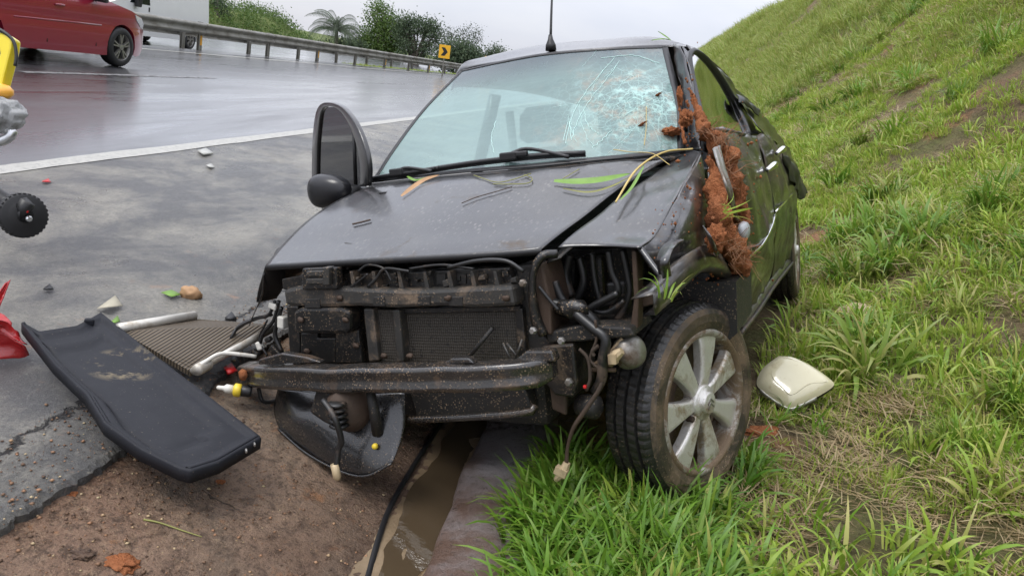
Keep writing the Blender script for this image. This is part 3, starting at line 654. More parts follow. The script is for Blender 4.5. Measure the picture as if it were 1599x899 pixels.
# far wing: a torn flap at its front
fl = [con(415, 416, hz), cY(404, 452, -.40), cY(401, 472, -.38)]; fr_ = [cY(446, 418, -.38), cY(444, 445, -.34), cY(432, 466, -.32)]
wf = patch('front_wing', coons([fl[0], fr_[0]], [fl[-1], fr_[-1]], fl, fr_, 12, 10, .006), MA['trim'], car, .004, label='torn far-side front wing hanging below the bonnet corner')
lo = [b_left[0]+np.array([-.02, .02, -.03]), (-.70, -.2, .80), (-.76, .1, .86), (-.78, .36, .92)]; lw = [(-.70, -.40, .55), (-.80, -.2, .62), (-.82, .1, .66), (-.82, .36, .55)]
patch('wing_side', coons([p+np.array([-.004, 0, -.006]) for p in b_left], lo, [b_left[0]+np.array([-.004, 0, -.006]), lo[0]], [b_left[-1]+np.array([-.004, 0, -.006]), lo[-1]], 10, 24, .0), PAI, wf, .003)
patch('wing_lower', coons(lo, lw, [lo[0], lw[0]], [lo[-1], lw[-1]], 12, 24, .01, lambda u, v, p: .02*n3(p, 5)), PAS, wf, .003)

# ---- windscreen
ws_b = [cY(582, 286, .33), cY(640, 279, .23), cY(730, 270, .15), cY(830, 262, .12), cY(930, 252, .16), cY(1010, 245, .24), cY(1070, 240, .36)]
ws_t = [cY(722, 111, .92), cY(780, 98, .82), cY(853, 85, .76), cY(950, 77, .77), cY(1043, 74, .88)]
ws_l = [ws_b[0], cY(618, 230, .50), cY(664, 170, .70), ws_t[0]]; ws_r = [ws_b[-1], cY(1066, 185, .51), cY(1055, 122, .69), ws_t[-1]]
IMP = cY(1015, 170, .50)
def ws_fn(u, v, p):
    d = np.linalg.norm(p-IMP); return -.028*math.exp(-(d/.16)**2)+.004*n3(p, 14)*math.exp(-(d/.25)**2)
GW = coons(ws_b, ws_t, ws_l, ws_r, 70, 90, .030, ws_fn)
def glass_mat(name, tint, haze, hz_amt, crack=None):
    m = NT(name); m.set(Base_Color=tint, Roughness=.04, Specular_IOR_Level=.6, Coat_Weight=.4)
    tr = m.n('ShaderNodeBsdfTransparent'); m.put(tr.inputs[0], tint); gl = m.n('ShaderNodeBsdfGlossy'); gl.inputs['Roughness'].default_value = .06
    fr = m.n('ShaderNodeFresnel'); fr.inputs[0].default_value = 1.5; df = m.n('ShaderNodeBsdfDiffuse')
    mot = m.noise(7, 6, .7, m.co((1, 1, .5), (.2, .3, .6))); str_ = m.noise(30, 4, .7, m.co((.25, 1, 2.4), (0, .5, 0)))
    f = m.math('ADD', hz_amt, m.math('MULTIPLY', m.math('SUBTRACT', mot, .5), .25)); f = m.math('ADD', f, m.math('MULTIPLY', m.math('SUBTRACT', str_, .5), .16)); col = haze
    if crack is not None:
        zz = m.xyz()[2]; bn = m.n('ShaderNodeMapRange'); m.l(zz, bn.inputs[0]); bn.inputs[1].default_value = 1.34; bn.inputs[2].default_value = 1.44; col = m.mix(m.math('MULTIPLY', bn.outputs[0], .8), haze, (.13, .15, .18)); haze = col
        vm = m.n('ShaderNodeVectorMath', operation='DISTANCE'); m.l(m.tc.outputs['Object'], vm.inputs[0]); vm.inputs[1].default_value = tuple(map(float, crack))
        near = m.n('ShaderNodeMapRange'); m.l(vm.outputs['Value'], near.inputs[0]); near.inputs[1].default_value = .06; near.inputs[2].default_value = .52; near.inputs[3].default_value = 1; near.inputs[4].default_value = 0
        e = m.ramp(m.vor(26, m.mix(.06, m.tc.outputs['Object'], m.noise(8, 4, out='Color')), 'Distance', 'DISTANCE_TO_EDGE'), (.0, 1), (.055, 0)); e2 = m.ramp(m.vor(75, None, 'Distance', 'DISTANCE_TO_EDGE'), (.0, 1), (.09, 0))
        cr_ = m.math('MULTIPLY', m.math('MAXIMUM', m.math('MULTIPLY', e, .7), m.math('MULTIPLY', m.math('MULTIPLY', e2, .5), near.outputs[0])), m.math('POWER', near.outputs[0], 1.6))
        patchw = m.math('MULTIPLY', m.ramp(m.noise(16, 6, .75), (.52, 0), (.66, .7)), m.math('POWER', near.outputs[0], 1.6))
        f = m.math('ADD', m.math('ADD', f, m.math('MULTIPLY', cr_, .55)), m.math('MULTIPLY', patchw, .8), clamp=True); col = m.mix(m.math('MAXIMUM', cr_, patchw), haze, (.42, .66, .60))
        mud = m.math('MULTIPLY', m.ramp(m.noise(9, 7, .75, m.co((1, 1, .6), (0, .7, 0))), (.50, 0), (.66, 1)), m.math('POWER', near.outputs[0], .8)); col = m.mix(m.math('MULTIPLY', mud, .8), col, (.30, .17, .10)); f = m.math('ADD', f, m.math('MULTIPLY', mud, .35), clamp=True)
        m.bump(m.math('ADD', m.math('MULTIPLY', cr_, .6), m.noise(10, 3)), .15, .01)
    m.put(df.inputs[0], col)
    s1 = m.n('ShaderNodeMixShader'); m.put(s1.inputs[0], f); m.l(tr.outputs[0], s1.inputs[1]); m.l(df.outputs[0], s1.inputs[2])
    s2 = m.n('ShaderNodeMixShader'); m.l(fr.outputs[0], s2.inputs[0]); m.l(s1.outputs[0], s2.inputs[1]); m.l(gl.outputs[0], s2.inputs[2]); m.l(s2.outputs[0], m.out.inputs[0]); return m.m
MA['screen'] = glass_mat('shattered laminated glass', (.58, .80, .75), (.22, .325, .315), .58, IMP)
MA['glass'] = glass_mat('tinted side glass', (.22, .26, .25), (.08, .085, .075), .10)
MA['glass_dark'] = glass_mat('dark tinted glass', (.08, .085, .09), (.05, .05, .05), .08)
ws = patch('windshield', GW, MA['screen'], car, 0, label='greenish shattered windscreen')
# find the glass under a photo point
GP = (GW.reshape(-1, 3) @ RW.T+TW-CAM) @ M; GP = np.stack([800+F*GP[:, 0]/GP[:, 2], 450+F*GP[:, 1]/GP[:, 2]], -1); GF = GW.reshape(-1, 3)
GN = np.cross(np.gradient(GW, axis=0), np.gradient(GW, axis=1)).reshape(-1, 3); GN /= np.linalg.norm(GN, axis=1, keepdims=True)
if (GN[0] @ (CO-GF[0])) < 0: GN = -GN
def onglass(px, py, lift=.0015):
    d = np.linalg.norm(GP-np.array([px, py]), axis=1); k = np.argsort(d)[:4]; wgt = 1/(d[k]+.01); wgt /= wgt.sum()
    return (GF[k]*wgt[:, None]).sum(0)+GN[k[0]]*lift
def inglass(px, py): return np.linalg.norm(GP-np.array([px, py]), axis=1).min() < 5
mc = NT('white crack edge'); mc.set(Base_Color=(.50, .72, .67), Roughness=.3); MA['crack'] = mc.m
cb = MB(); r_ = random.Random(5)
def crack(P, r):
    Q = [onglass(x, y) for x, y in P if inglass(x, y)]
    if len(Q) > 2: cb.tube(Q, r, 4)
for k in range(15):                                         # rays from the point of impact
    a = r_.uniform(0, 2*PI); L = r_.uniform(25, 130)*(1.25 if math.cos(a) < -.2 else .7); x, y = 1012+r_.gauss(0, 14), 168+r_.gauss(0, 18); P = []
    for s in range(12): P.append((x, y)); a += r_.gauss(0, .05); x += math.cos(a)*L/11*1.1; y += math.sin(a)*L/11
    crack(P, r_.uniform(.0002, .0005))
for k in range(14):                                         # rings round it, mostly towards the driver's far side
    R_ = r_.uniform(18, 150); a0 = r_.uniform(1.9, 3.9); da = r_.uniform(.3, .9)
    crack([(1012+R_*1.0*math.cos(a0+da*t)+r_.gauss(0, .6), 168+R_*.95*math.sin(a0+da*t)+r_.gauss(0, .6)) for t in np.linspace(0, 1, 16)], r_.uniform(.0003, .0007))
for P in ([(960, 92), (935, 120), (912, 150), (895, 180), (884, 225)], [(968, 96), (945, 128), (920, 160), (900, 195), (893, 218)], [(912, 172), (918, 195), (935, 210)], [(775, 190), (768, 215), (772, 240)], [(880, 220), (889, 190), (893, 220)], [(940, 92), (990, 88), (1030, 100)], [(955, 205), (935, 225), (925, 232)]):
    crack([tuple(p) for p in cr_spline(P, 20)], .0010)
cb.build('crack_lines', MA['crack'], ws, kind='stuff')
# black border of the glass, cowl
def glass_edge(name, row, mat=MA['trim']):
    o = patch(name, row, mat, ws, .003); return o
glass_edge('edge_band', GW[:3, :, :]+GN.reshape(GW.shape)[:3]*.001)
glass_edge('edge_band', GW[-2:, :, :]+GN.reshape(GW.shape)[-2:]*.001)
glass_edge('edge_band', GW[:, :2, :]+GN.reshape(GW.shape)[:, :2]*.001)
glass_edge('edge_band', GW[:, -3:, :]+GN.reshape(GW.shape)[:, -3:]*.001)
cowl = patch('cowl', np.stack([cr_spline(b_back, 40), [p+np.array([0, .02, -.03]) for p in cr_spline(b_back, 40)], [p+np.array([0, -.03, -.012]) for p in cr_spline(ws_b, 40)], [p+np.array([0, .0, -.004]) for p in cr_spline(ws_b, 40)]]), MA['plastic'], car, .003)
# wipers
def wiper(pts, pivot, tip, lab):
    e = MB(); P = [onglass(*p, .014)+np.array([0, -.004, .004]) for p in pts]; e.tube(P, .0085, 6, 16); e.tube([p+np.array([0, .003, -.010]) for p in P], .004, 4, 16)
    wp = e.build('wiper', MA['trim'], car, smooth=True, label=lab)
    pv = onglass(*pivot, .025); c = MB().box(pv, (.075, .035, .03), Matrix.Rotation(-.25, 3, 'Z')); c.box(pv+np.array([.05, -.01, .004]), (.05, .022, .02)); c.build('wiper_clip', MA['trim'], wp, bev=.006)
    tube('wiper_arm', [pv+np.array([0, 0, .006]), onglass(*tip[0], .035), onglass(*tip[1], .02)], [.008, .006, .007], MA['trim'], wp, 6, 12)
wiper([(586, 284), (620, 279), (655, 274), (690, 269)], (628, 277), [(645, 274), (680, 281)], 'short wiper at the left corner of the windscreen')
wiper([(684, 270), (740, 262), (790, 256), (850, 250), (914, 246)], (800, 254), [(830, 246), (890, 254)], 'long wiper along the middle of the windscreen foot')

# ---- roof, pillars
rf = [p+np.array([0, .012, .004]) for p in ws_t]; rf = [(-.60, 1.0, 1.40)] + rf + [(.585, .86, 1.415)]
rb = [(-.50, 2.85, 1.34), (-.2, 2.95, 1.37), (.1, 2.95, 1.35), (.35, 2.8, 1.28), (.52, 2.5, 1.16)]
rl = [rf[0], (-.61, 1.7, 1.42), (-.56, 2.4, 1.39), rb[0]]
rr = [rf[-1], cX(1068, 71, .585), cX(1085, 79, .59), cX(1110, 100, .60), cX(1140, 133, .59), rb[-1]]
ro1 = [(-.63, 1.15, 1.43)]+[cY(*p) for p in [(737, 101, 1.10), (772, 90, 1.18), (850, 72, 1.25), (950, 64, 1.25), (1030, 61, 1.12)]]+[(.60, 1.05, 1.41)]
ro2 = [(-.61, 2.0, 1.43), (-.35, 2.0, 1.49), (.0, 2.0, 1.50), (.35, 1.95, 1.42), (.60, 1.85, 1.32)]
def cr3(a, b, c, d, n=50): return cr_spline([a, b, c, d], n)
GRf = np.array([cr3(a, b, c, d) for a, b, c, d in zip(cr_spline(rf, 40), cr_spline(ro1, 40), cr_spline(ro2, 40), cr_spline(rb, 40))]).transpose(1, 0, 2)
roof = patch('roof', GRf, PAI, car, .006, -1, label='buckled black roof')
ab = onglass(853, 84)+np.array([0, .06, .030]); e = MB(); e.lathe([(.024, -.01), (.022, .012), (.012, .035), (.008, .055)], ab, (0, .12, 1), 12); e.build('antenna_base', MA['trim'], roof, smooth=True)
tube('antenna_mast', [ab+np.array([0, .006, .04]), ab+np.array([0.0, .055, .20]), ab+np.array([0.0, .15, .48])], [.0065, .0045, .0025], MA['trim'], roof, 6, 12)
def pillar(name, A, B, mat, fn=None, **k): return patch(name, coons(A, B, [A[0], B[0]], [A[-1], B[-1]], 8, 30, .008, fn), mat, car, .005, 0, **k)
pl = [p+np.array([-.006, 0, 0]) for p in ws_l]; pillar('windshield_pillar', pl, [p+np.array([-.055, .05, -.01]) for p in ws_l], PAI)
pr_in = [ws_r[0]+np.array([.014, .0, .006]), ws_r[1]+np.array([.014, 0, .006]), ws_r[2]+np.array([.014, 0, .006]), ws_r[3]+np.array([.02, 0, .01])]
pr_out = [cX(1096, 236, .735), cX(1090, 180, .70), cX(1078, 118, .65), cX(1063, 72, .595)]
pap = pillar('windshield_pillar', pr_in, pr_out, PAI, lambda u, v, p: .012*n3(p, 11), label='dented near-side windscreen pillar smeared with clay')
# ---- near-side doors
df_f = [cX(1100, 205, .74), cX(1120, 300, .80), cX(1146, 400, .84), cX(1156, 513, .80)]
df_r = [cX(1181, 214, .79), cX(1199, 270, .835), cX(1207, 345, .845), cX(1205, 436, .80)]
df_t = [df_f[0], cX(1130, 198, .76), cX(1158, 207, .78), df_r[0]]; df_b = [df_f[-1], cX(1180, 474, .80), df_r[-1]]
door = patch('front_door', coons(df_t, df_b, df_f, df_r, 44, 44, .03, lambda u, v, p: .020*n3(p, 4)+.012*n3(p, 9)-.03*math.exp(-((v-.25)/.2)**2-((u-.4)/.3)**2)), PAS, car, .006, 0, label='near-side front door dented and filmed with mud')
def frame_tube(name, P, r, mat, par, n=24): return tube(name, P, r, mat, par, 6, n)
wg_l = [cX(1079, 88, .628), cX(1086, 140, .67), cX(1100, 200, .735)]; wg_r = [cX(1086, 83, .63), cX(1104, 96, .645), cX(1122, 119, .66), cX(1140, 148, .685), cX(1156, 180, .72), cX(1168, 210, .765)]
win = patch('window', coons([wg_l[0], wg_r[0]], [wg_l[-1], cX(1135, 205, .755), wg_r[-1]], wg_l, wg_r, 24, 12, .004), MA['glass'], door, 0)
frame_tube('window_frame', [cX(1100, 204, .738), cX(1085, 140, .668), cX(1077, 95, .628), cX(1081, 82, .625), cX(1090, 83, .632), cX(1105, 95, .648), cX(1123, 118, .664), cX(1141, 147, .69), cX(1157, 179, .724), cX(1170, 212, .77)], .013, MA['trim'], door, 50)
frame_tube('window_seal', [cX(1104, 204, .742), cX(1135, 206, .765), cX(1170, 213, .775)], .010, MA['trim'], door)
pillar('door_frame', [cX(1066, 74, .60), cX(1080, 118, .655), cX(1092, 180, .705), cX(1100, 236, .74)], [cX(1076, 84, .622), cX(1083, 140, .664), cX(1096, 200, .728), cX(1108, 240, .75)], PAI, lambda u, v, p: .008*n3(p, 9))
pillar('door_frame', [cX(1072, 71, .598), cX(1090, 80, .615), cX(1112, 101, .632), cX(1140, 136, .66), cX(1165, 172, .70), cX(1186, 212, .77)], [cX(1080, 82, .622), cX(1092, 85, .634), cX(1107, 97, .65), cX(1125, 120, .668), cX(1143, 149, .694), cX(1172, 212, .77)], PAI)
def handle(p, par):
    h_ = MB(); h_.tube([p+np.array([.022, -.085, -.012]), p+np.array([.038, -.05, 0]), p+np.array([.042, .0, .004]), p+np.array([.038, .05, .004]), p+np.array([.02, .085, 0])], [.010, .015, .016, .015, .010], 8); o = h_.build('door_handle', MA['chrome'], par, smooth=True)
    return o
handle(cX(1194, 261, .835), door)
rd_t = [df_r[0]+np.array([0, .012, 0]), cX(1192, 208, .80), cX(1206, 216, .81), cX(1222, 232, .82)]; rd_f = [p+np.array([0, .012, 0]) for p in df_r]
rd_r = [rd_t[-1], cX(1238, 280, .845), cX(1243, 320, .845), cX(1234, 404, .80)]; rd_b = [rd_f[-1], cX(1222, 418, .80), rd_r[-1]]
rdoor = patch('rear_door', coons(rd_t, rd_b, rd_f, rd_r, 34, 30, .02, lambda u, v, p: .018*n3(p, 4)+.01*n3(p, 10)), PAS, car, .006, 0, label='near-side rear door')
handle(cX(1209, 236, .835), rdoor)
tube('side_moulding', [cX(1167, 404, .865), cX(1190, 384, .875), cX(1205, 356, .88), cX(1211, 336, .875)], .006, MA['chrome'], door, 6, 16)
tube('side_moulding', [cX(1212, 331, .875), cX(1225, 317, .872), cX(1238, 303, .868)], .006, MA['chrome'], rdoor, 6, 10)
sb = [cX(1150, 515, .79), cX(1180, 478, .80), cX(1206, 440, .80), cX(1236, 404, .80)]
sill = patch('sill', np.stack([cr_spline([p+np.array([.0, 0, .02]) for p in sb], 24), cr_spline([p+np.array([.015, 0, -.02]) for p in sb], 24), cr_spline([p+np.array([.0, 0, -.05]) for p in sb], 24), cr_spline([p+np.array([-.12, 0, -.07]) for p in sb], 24)]), PAS, car, .004)
tube('sill_trim', [p+np.array([.018, 0, -.012]) for p in sb], .008, MA['plastic_grey'], sill, 6, 20)
# ---- rear quarter: crushed
rq_o = [cX(1112, 101, .625), cX(1130, 115, .66), cX(1150, 137, .69), cX(1180, 168, .725), cX(1212, 205, .765), cX(1238, 246, .80), cX(1254, 288, .83), cX(1258, 306, .835)]
rq_i = [cX(1110, 102, .64), cX(1126, 121, .668), cX(1145, 150, .70), cX(1168, 178, .745), cX(1190, 206, .80), cX(1222, 234, .82), cX(1238, 280, .84), cX(1242, 312, .845)]
rq = patch('rear_quarter', coons(rq_i, rq_o, [rq_i[0], rq_o[0]], [rq_i[-1], rq_o[-1]], 14, 60, .012, lambda u, v, p: .010*n3(p, 9)+.005*n3(p, 21)), MA['paint_clean'], car, .004, 0, label='crushed near-side rear quarter with torn black plastic')
crumple_ = None
def crumple(name, P, mat, par, amp=.03, s=12, th=.004):
    """a torn sheet between two rows of points"""
    A, B = P; return patch(name, coons(A, B, [A[0], B[0]], [A[-1], B[-1]], 14, 18, .01, lambda u, v, p: amp*n3(p, s)), mat, par, th, 0)
crumple('torn_plastic', ([cX(1150, 148, .715), cX(1168, 160, .735), cX(1186, 174, .75)], [cX(1156, 160, .74), cX(1172, 170, .755), cX(1186, 182, .775)]), MA['trim'], rq, .012, 14)
crumple('torn_plastic', ([cX(1222, 240, .85), cX(1242, 262, .85), cX(1257, 300, .85)], [cX(1236, 282, .87), cX(1242, 296, .87), cX(1252, 312, .87)]), MA['trim'], rq, .03, 10)
# tail of the car, mostly unseen
patch('tailgate', coons(rb, [(-.62, 3.15, .55), (0, 3.25, .55), (.72, 3.1, .6)], [rb[0], (-.58, 3.1, .95), (-.62, 3.15, .55)], [rb[-1], (.68, 2.95, .95), (.72, 3.1, .6)], 20, 20, .03), PAI, car, .005)
patch('far_side', coons([(-.82, .36, .92), (-.82, 1.6, .95), (-.78, 2.9, .98)], [(-.82, .36, .28), (-.82, 1.6, .28), (-.78, 2.9, .5)], [(-.82, .36, .92), (-.82, .36, .28)], [(-.78, 2.9, .98), (-.78, 2.9, .5)], 10, 20, .02), PAI, car, .005)
for P in ([(-.61, 1.5, 1.40), (-.80, 1.52, .95)], [(-.57, 2.45, 1.36), (-.78, 2.75, .97)]): tube('roof_pillar', P, .035, PAI, car, 8)
# underside and bulkhead close the body off
u = MB(); u.hexa([(-.76, .25, .20), (.72, .25, .24), (.74, 2.9, .26), (-.74, 2.9, .24), (-.76, .25, .27), (.72, .25, .30), (.74, 2.9, .34), (-.74, 2.9, .32)]); u.box((0, .34, .60), (1.42, .05, .66)); u.build('underbody', MA['dark'], car)

# ---- interior
seatm = simple('grey seat cloth', (.16, .165, .17), .85, var=.3, sc=40); bk = MB()
for sx in (-.36, .36):
    st = empty('front_seat', (sx, 1.25, .35)); st.parent = car
    def lo_(prof, nm, mt):
        V = []
        for (y, z, hw, ht) in prof:
            for k in range(12): a = 2*PI*k/12; V.append((hw*math.copysign(abs(math.cos(a))**.6, math.cos(a)), y+ht*math.copysign(abs(math.sin(a))**.7, math.sin(a)), z))
        n = len(prof); Fc = [(i*12+j, i*12+(j+1) % 12, (i+1)*12+(j+1) % 12, (i+1)*12+j) for i in range(n-1) for j in range(12)]+[tuple(range(12))[::-1], tuple((n-1)*12+j for j in range(12))]
        return mesh(nm, V, Fc, mt, st)
    lo_([(.12, .18, .22, .05), (.14, .22, .25, .07), (.2, .45, .25, .08), (.26, .70, .20, .06), (.27, .74, .14, .04)], 'backrest', seatm)
    lo_([(.28, .77, .10, .03), (.28, .80, .14, .05), (.29, .92, .13, .05), (.29, .96, .09, .03)], 'headrest', seatm)
    MB().box((0, -.1, .12), (.48, .5, .16)).build('cushion', seatm, st, bev=.05)
dash = MB(); dash.hexa([(-.70, .36, .62), (.70, .36, .62), (.70, .85, .66), (-.70, .85, .66), (-.70, .36, .955), (.70, .36, .955), (.70, .78, .93), (-.70, .78, .93)]); dash.build('dashboard', MA['plastic'], car, bev=.04)
sw = MB(); c = np.array((.36, .93, .92)); ax = np.array((0, -.85, .5)); P = []
e1 = np.array((1., 0, 0)); e2 = np.cross(ax/np.linalg.norm(ax), e1)
for k in range(33): a = 2*PI*k/32; P.append(c+.185*(math.cos(a)*e1+math.sin(a)*e2))
sw.tube(P, .015, 8); sw.box(c, (.14, .05, .11)); sw.box(c, (.34, .03, .03)); sw.build('steering_wheel', MA['trim'], car, smooth=True)
belt = simple('pale seat belt', (.50, .50, .48), .8, var=.1)
for x0 in (-.56, .56): patch('seat_belt', np.array([[(x0, 1.5, 1.30), (x0+.05, 1.5, 1.30)], [(x0*.95, 1.45, .9), (x0*.95+.05, 1.45, .9)], [(x0*.9, 1.4, .55), (x0*.9+.05, 1.4, .55)]]), belt, car, .002)
patch('rear_bench', coons([(-.6, 2.2, .5), (.6, 2.2, .5)], [(-.6, 2.4, .98), (.6, 2.4, .98)], [(-.6, 2.2, .5), (-.6, 2.4, .98)], [(.6, 2.2, .5), (.6, 2.4, .98)], 8, 8, .03), seatm, car, .08)
MB().box(onglass(880, 105, -.08), (.22, .03, .07)).build('rear_view_mirror', MA['trim'], car, bev=.015)

# ---- far-side front door, standing open, with its mirror
hg = np.array((-.80, .40)); fd = 54*PI/180; dd = np.array((-math.sin(fd), math.cos(fd)))
def dP(t, z, o=0): return np.array((hg[0]+dd[0]*t+dd[1]*o, hg[1]+dd[1]*t-dd[0]*o, z))
def dpx(px, py):            # photo point on the plane of the open door
    d = RW.T @ ray(px, py); n_ = np.array((dd[1], -dd[0], 0)); t = (n_ @ (np.array((hg[0], hg[1], 0))-CO))/(n_ @ d); return CO+t*d
od = empty('front_door_hinge', (0, 0, 0)); od.parent = car; od.name = 'open_door'; od['label'] = 'far-side front door standing open with dark glass'
outl = [(578, 290), (579, 258), (571, 222), (557, 190), (540, 169), (524, 161), (508, 161), (499, 170), (494, 190), (491, 230), (490, 290)]
inl = [(566, 292), (566, 262), (560, 226), (549, 196), (536, 176), (523, 168), (511, 168), (505, 176), (502, 195), (499, 232), (498, 290)]
A = cr_spline([dpx(*p) for p in outl], 60); B = cr_spline([dpx(*p) for p in inl], 60)
o = patch('window_frame', np.stack([A, [(a+b)/2+np.array((dd[1], -dd[0], 0))*-.0 for a, b in zip(A, B)], B]), MA['paint_clean'], od, .022, 0); bevel(o, .005)
gl = [dpx(*p) for p in inl]; mesh('window', gl, [tuple(range(len(gl)))], MA['glass_dark'], od, False)
tube('quarter_pillar', [dpx(553, 204), dpx(556, 292)], .009, MA['trim'], od, 6)
t0, t1 = 0.0, max(((dpx(490, 290)[:2]-hg) @ dd), .7)
bd_ = [[dP(t, z, .0+.05*math.sin(PI*(z-.22)/.8)) for t in np.linspace(t0, t1, 10)] for z in np.linspace(.22, float(dpx(490, 290)[2])+.01, 12)]
patch('door_skin', np.array(bd_), MA['paint_clean'], od, .05, 1)
mc_ = cY(514, 298, .26); V = []
bm = bmesh.new(); bmesh.ops.create_uvsphere(bm, u_segments=28, v_segments=18, radius=1)
ex = np.array((1., 0, 0)); ez = np.array((0, 0, 1.)); ey = np.cross(ez, ex)
for v in bm.verts:
    p = np.array(v.co); q = np.sign(p)*np.abs(p)**.85; k = .75 if q[1] > 0 else 1.0
    v.co = Vector(mc_+ex*q[0]*.098*(1 if q[0] < 0 else 1.15)+ey*q[1]*.065*k+ez*q[2]*(.070-.014*q[0]))
mir = frombm('door_mirror', bm, MA['mirror_shell'], od); tube('mirror_foot', [mc_+ex*.06+np.array((0, .02, -.01)), mc_+ex*.10+np.array((0, .05, -.02)), np.array((-.76, .40, mc_[2]-.02))], [.04, .03, .03], MA['trim'], mir, 8, 8)
# ================================================================== WRECKED CAR: torn front end, wheels, mud
def slab(name, P, Y, dp, mat, par=car, bev=.006, **k):
    """a plate whose outline is taken at the distance Y ahead of the axle, dp thick to the rear"""
    A = [cY(px, py, Y) for px, py in P]; n = len(A); V = A+[a+np.array([0, dp, 0]) for a in A]
    o = mesh(name, V, [tuple(range(n))[::-1], tuple(range(n, 2*n))]+[(i, (i+1) % n, n+(i+1) % n, n+i) for i in range(n)], mat, par, False, **k)
    if bev: bevel(o, bev)
    return o
fe = empty('front_panel_frame', (0, 0, 0)); fe.parent = car; fe.name = 'radiator_support'
slab('crossbar', [(442, 453), (470, 446), (560, 450), (640, 453), (720, 450), (800, 446), (806, 479), (740, 482), (690, 479), (620, 482), (560, 479), (500, 481), (446, 478)], -.50, .07, MA['plastic_grey'], fe, .012)
slab('upper_rail', [(440, 436), (480, 428), (560, 427), (650, 425), (720, 421), (796, 418), (802, 447), (720, 451), (560, 451), (442, 453)], -.455, .03, MA['plastic'], fe, .004)
for px in (548, 582, 622, 662, 700, 736, 772): slab('rib', [(px-2, 424), (px+3, 424), (px+9, 452), (px+2, 453)], -.485, .035, MA['plastic_grey'], fe, .002)
for px in (690, 722, 755): slab('rail_hole_shade', [(px-8, 428), (px+6, 428), (px+6, 443), (px-8, 444)], -.459, .01, MA['dark'], fe, 0)  # dark plates proud of the rail, standing in for the shade inside holes
for px, py, w_ in ((488, 474, 12), (592, 471, 9), (662, 470, 10), (712, 471, 11)): slab('crossbar_hole_shade', [(px-w_, py-7), (px+w_, py-8), (px+w_, py+8), (px-w_, py+8)], -.503, .02, MA['dark'], fe, .003)  # crossbar holes drawn as dark plates, their shade is only colour
la = slab('lock_plate', [(472, 420), (526, 418), (527, 452), (472, 453)], -.515, .03, MA['plastic'], fe, .004)
for y0 in (424, 436): slab('lock_tooth', [(478, y0), (505, y0-1), (505, y0+8), (478, y0+8)], -.525, .02, MA['plastic_grey'], la, .003)
slab('lock_post', [(504, 418), (514, 418), (514, 446), (504, 446)], -.53, .03, MA['plastic_grey'], la, .003)
slab('side_post', [(447, 478), (466, 478), (470, 556), (452, 552)], -.45, .05, MA['plastic'], fe)
slab('air_duct', [(458, 486), (470, 480), (534, 480), (547, 486), (547, 516), (540, 522), (468, 522), (458, 514)], -.50, .06, MA['plastic'], fe, .012)
slab('duct_panel', [(470, 520), (496, 520), (496, 528), (524, 528), (524, 567), (496, 567), (496, 567), (470, 567)], -.468, .02, MA['plastic'], fe, .004)
slab('duct_panel', [(524, 520), (560, 516), (566, 567), (524, 567)], -.468, .02, MA['plastic'], fe, .004)
slab('duct_hole_shade', [(496, 527), (525, 527), (525, 567), (496, 567)], -.455, .01, MA['dark'], fe, 0)  # solid dark plate put in for the shade of the duct opening
slab('upright', [(567, 482), (583, 482), (592, 564), (576, 566)], -.475, .04, MA['plastic_grey'], fe)
slab('upright', [(612, 484), (624, 484), (631, 566), (620, 567)], -.475, .04, MA['plastic_grey'], fe)
slab('small_core', [(582, 484), (614, 484), (622, 566), (590, 566)], -.455, .02, MA['core'], fe, 0)
slab('radiator_core', [(622, 486), (812, 482), (822, 572), (630, 574)], -.44, .03, MA['core'], fe, .003)
slab('core_frame', [(622, 482), (812, 478), (812, 487), (622, 491)], -.452, .03, MA['plastic'], fe, .003)
slab('core_frame', [(804, 482), (816, 482), (824, 572), (810, 572)], -.452, .03, MA['plastic'], fe, .003)
tube('core_stay', [cY(770, 512, -.47), cY(726, 566, -.47)], .007, MA['dark'], fe, 5)
for a, b in (((786, 536), (800, 566)), ((792, 536), (812, 562)), ((816, 530), (806, 560))): tube('broken_stay', [cY(*a, -.49), cY(*b, -.5)], .004, MA['plastic_grey'], fe, 5)
# engine bay behind
for P, r in (([(700, 418), (745, 408), (790, 408), (818, 424)], .006), ([(560, 424), (575, 414), (600, 420), (612, 440)], .004), ([(575, 448), (588, 436), (602, 420), (640, 424)], .005), ([(520, 470), (560, 440), (575, 428)], .003), ([(640, 420), (690, 414), (740, 420)], .004)): tube('bay_cable', [cY(x, y, -.49) for x, y in P], r, MA['hose'], fe, 6, 24)
r_ = random.Random(21)
for k in range(26):
    px = r_.uniform(455, 800); py = r_.uniform(424, 446); s = r_.uniform(4, 11); slab('support_tab', [(px, py), (px+s, py-r_.uniform(0, 3)), (px+s+r_.uniform(-2, 3), py+s*.8), (px+r_.uniform(-2, 2), py+s)], -.465-r_.uniform(0, .02), .02, MA['plastic'] if k % 3 else MA['plastic_grey'], fe, .002)
for px, py in ((480, 548), (540, 500), (556, 540), (640, 556), (600, 556), (790, 466), (470, 500), (700, 466), (530, 466)): lump('mud_speck', cY(px, py, -.505 if py < 525 else -.475), (.012, .006, .009), MA['rust'], fe, .5, 3, 2, seed=px)
eb = MB(); eb.box((-.08, -.12, .46), (.92, .44, .46)); eb.box((.0, .1, .66), (1.1, .3, .16)); o = eb.build('engine_block', MA['dark'], car, bev=.03)
for p, rr_ in (((-.25, -.28, .74), .09), ((.02, -.3, .73), .07), ((.22, -.27, .75), .08)): MB().lathe([(rr_*.6, 0), (rr_, .02), (rr_, .07), (rr_*.7, .09)], p, (0, -.2, 1), 14).build('reservoir', MA['dark'], o, smooth=True)
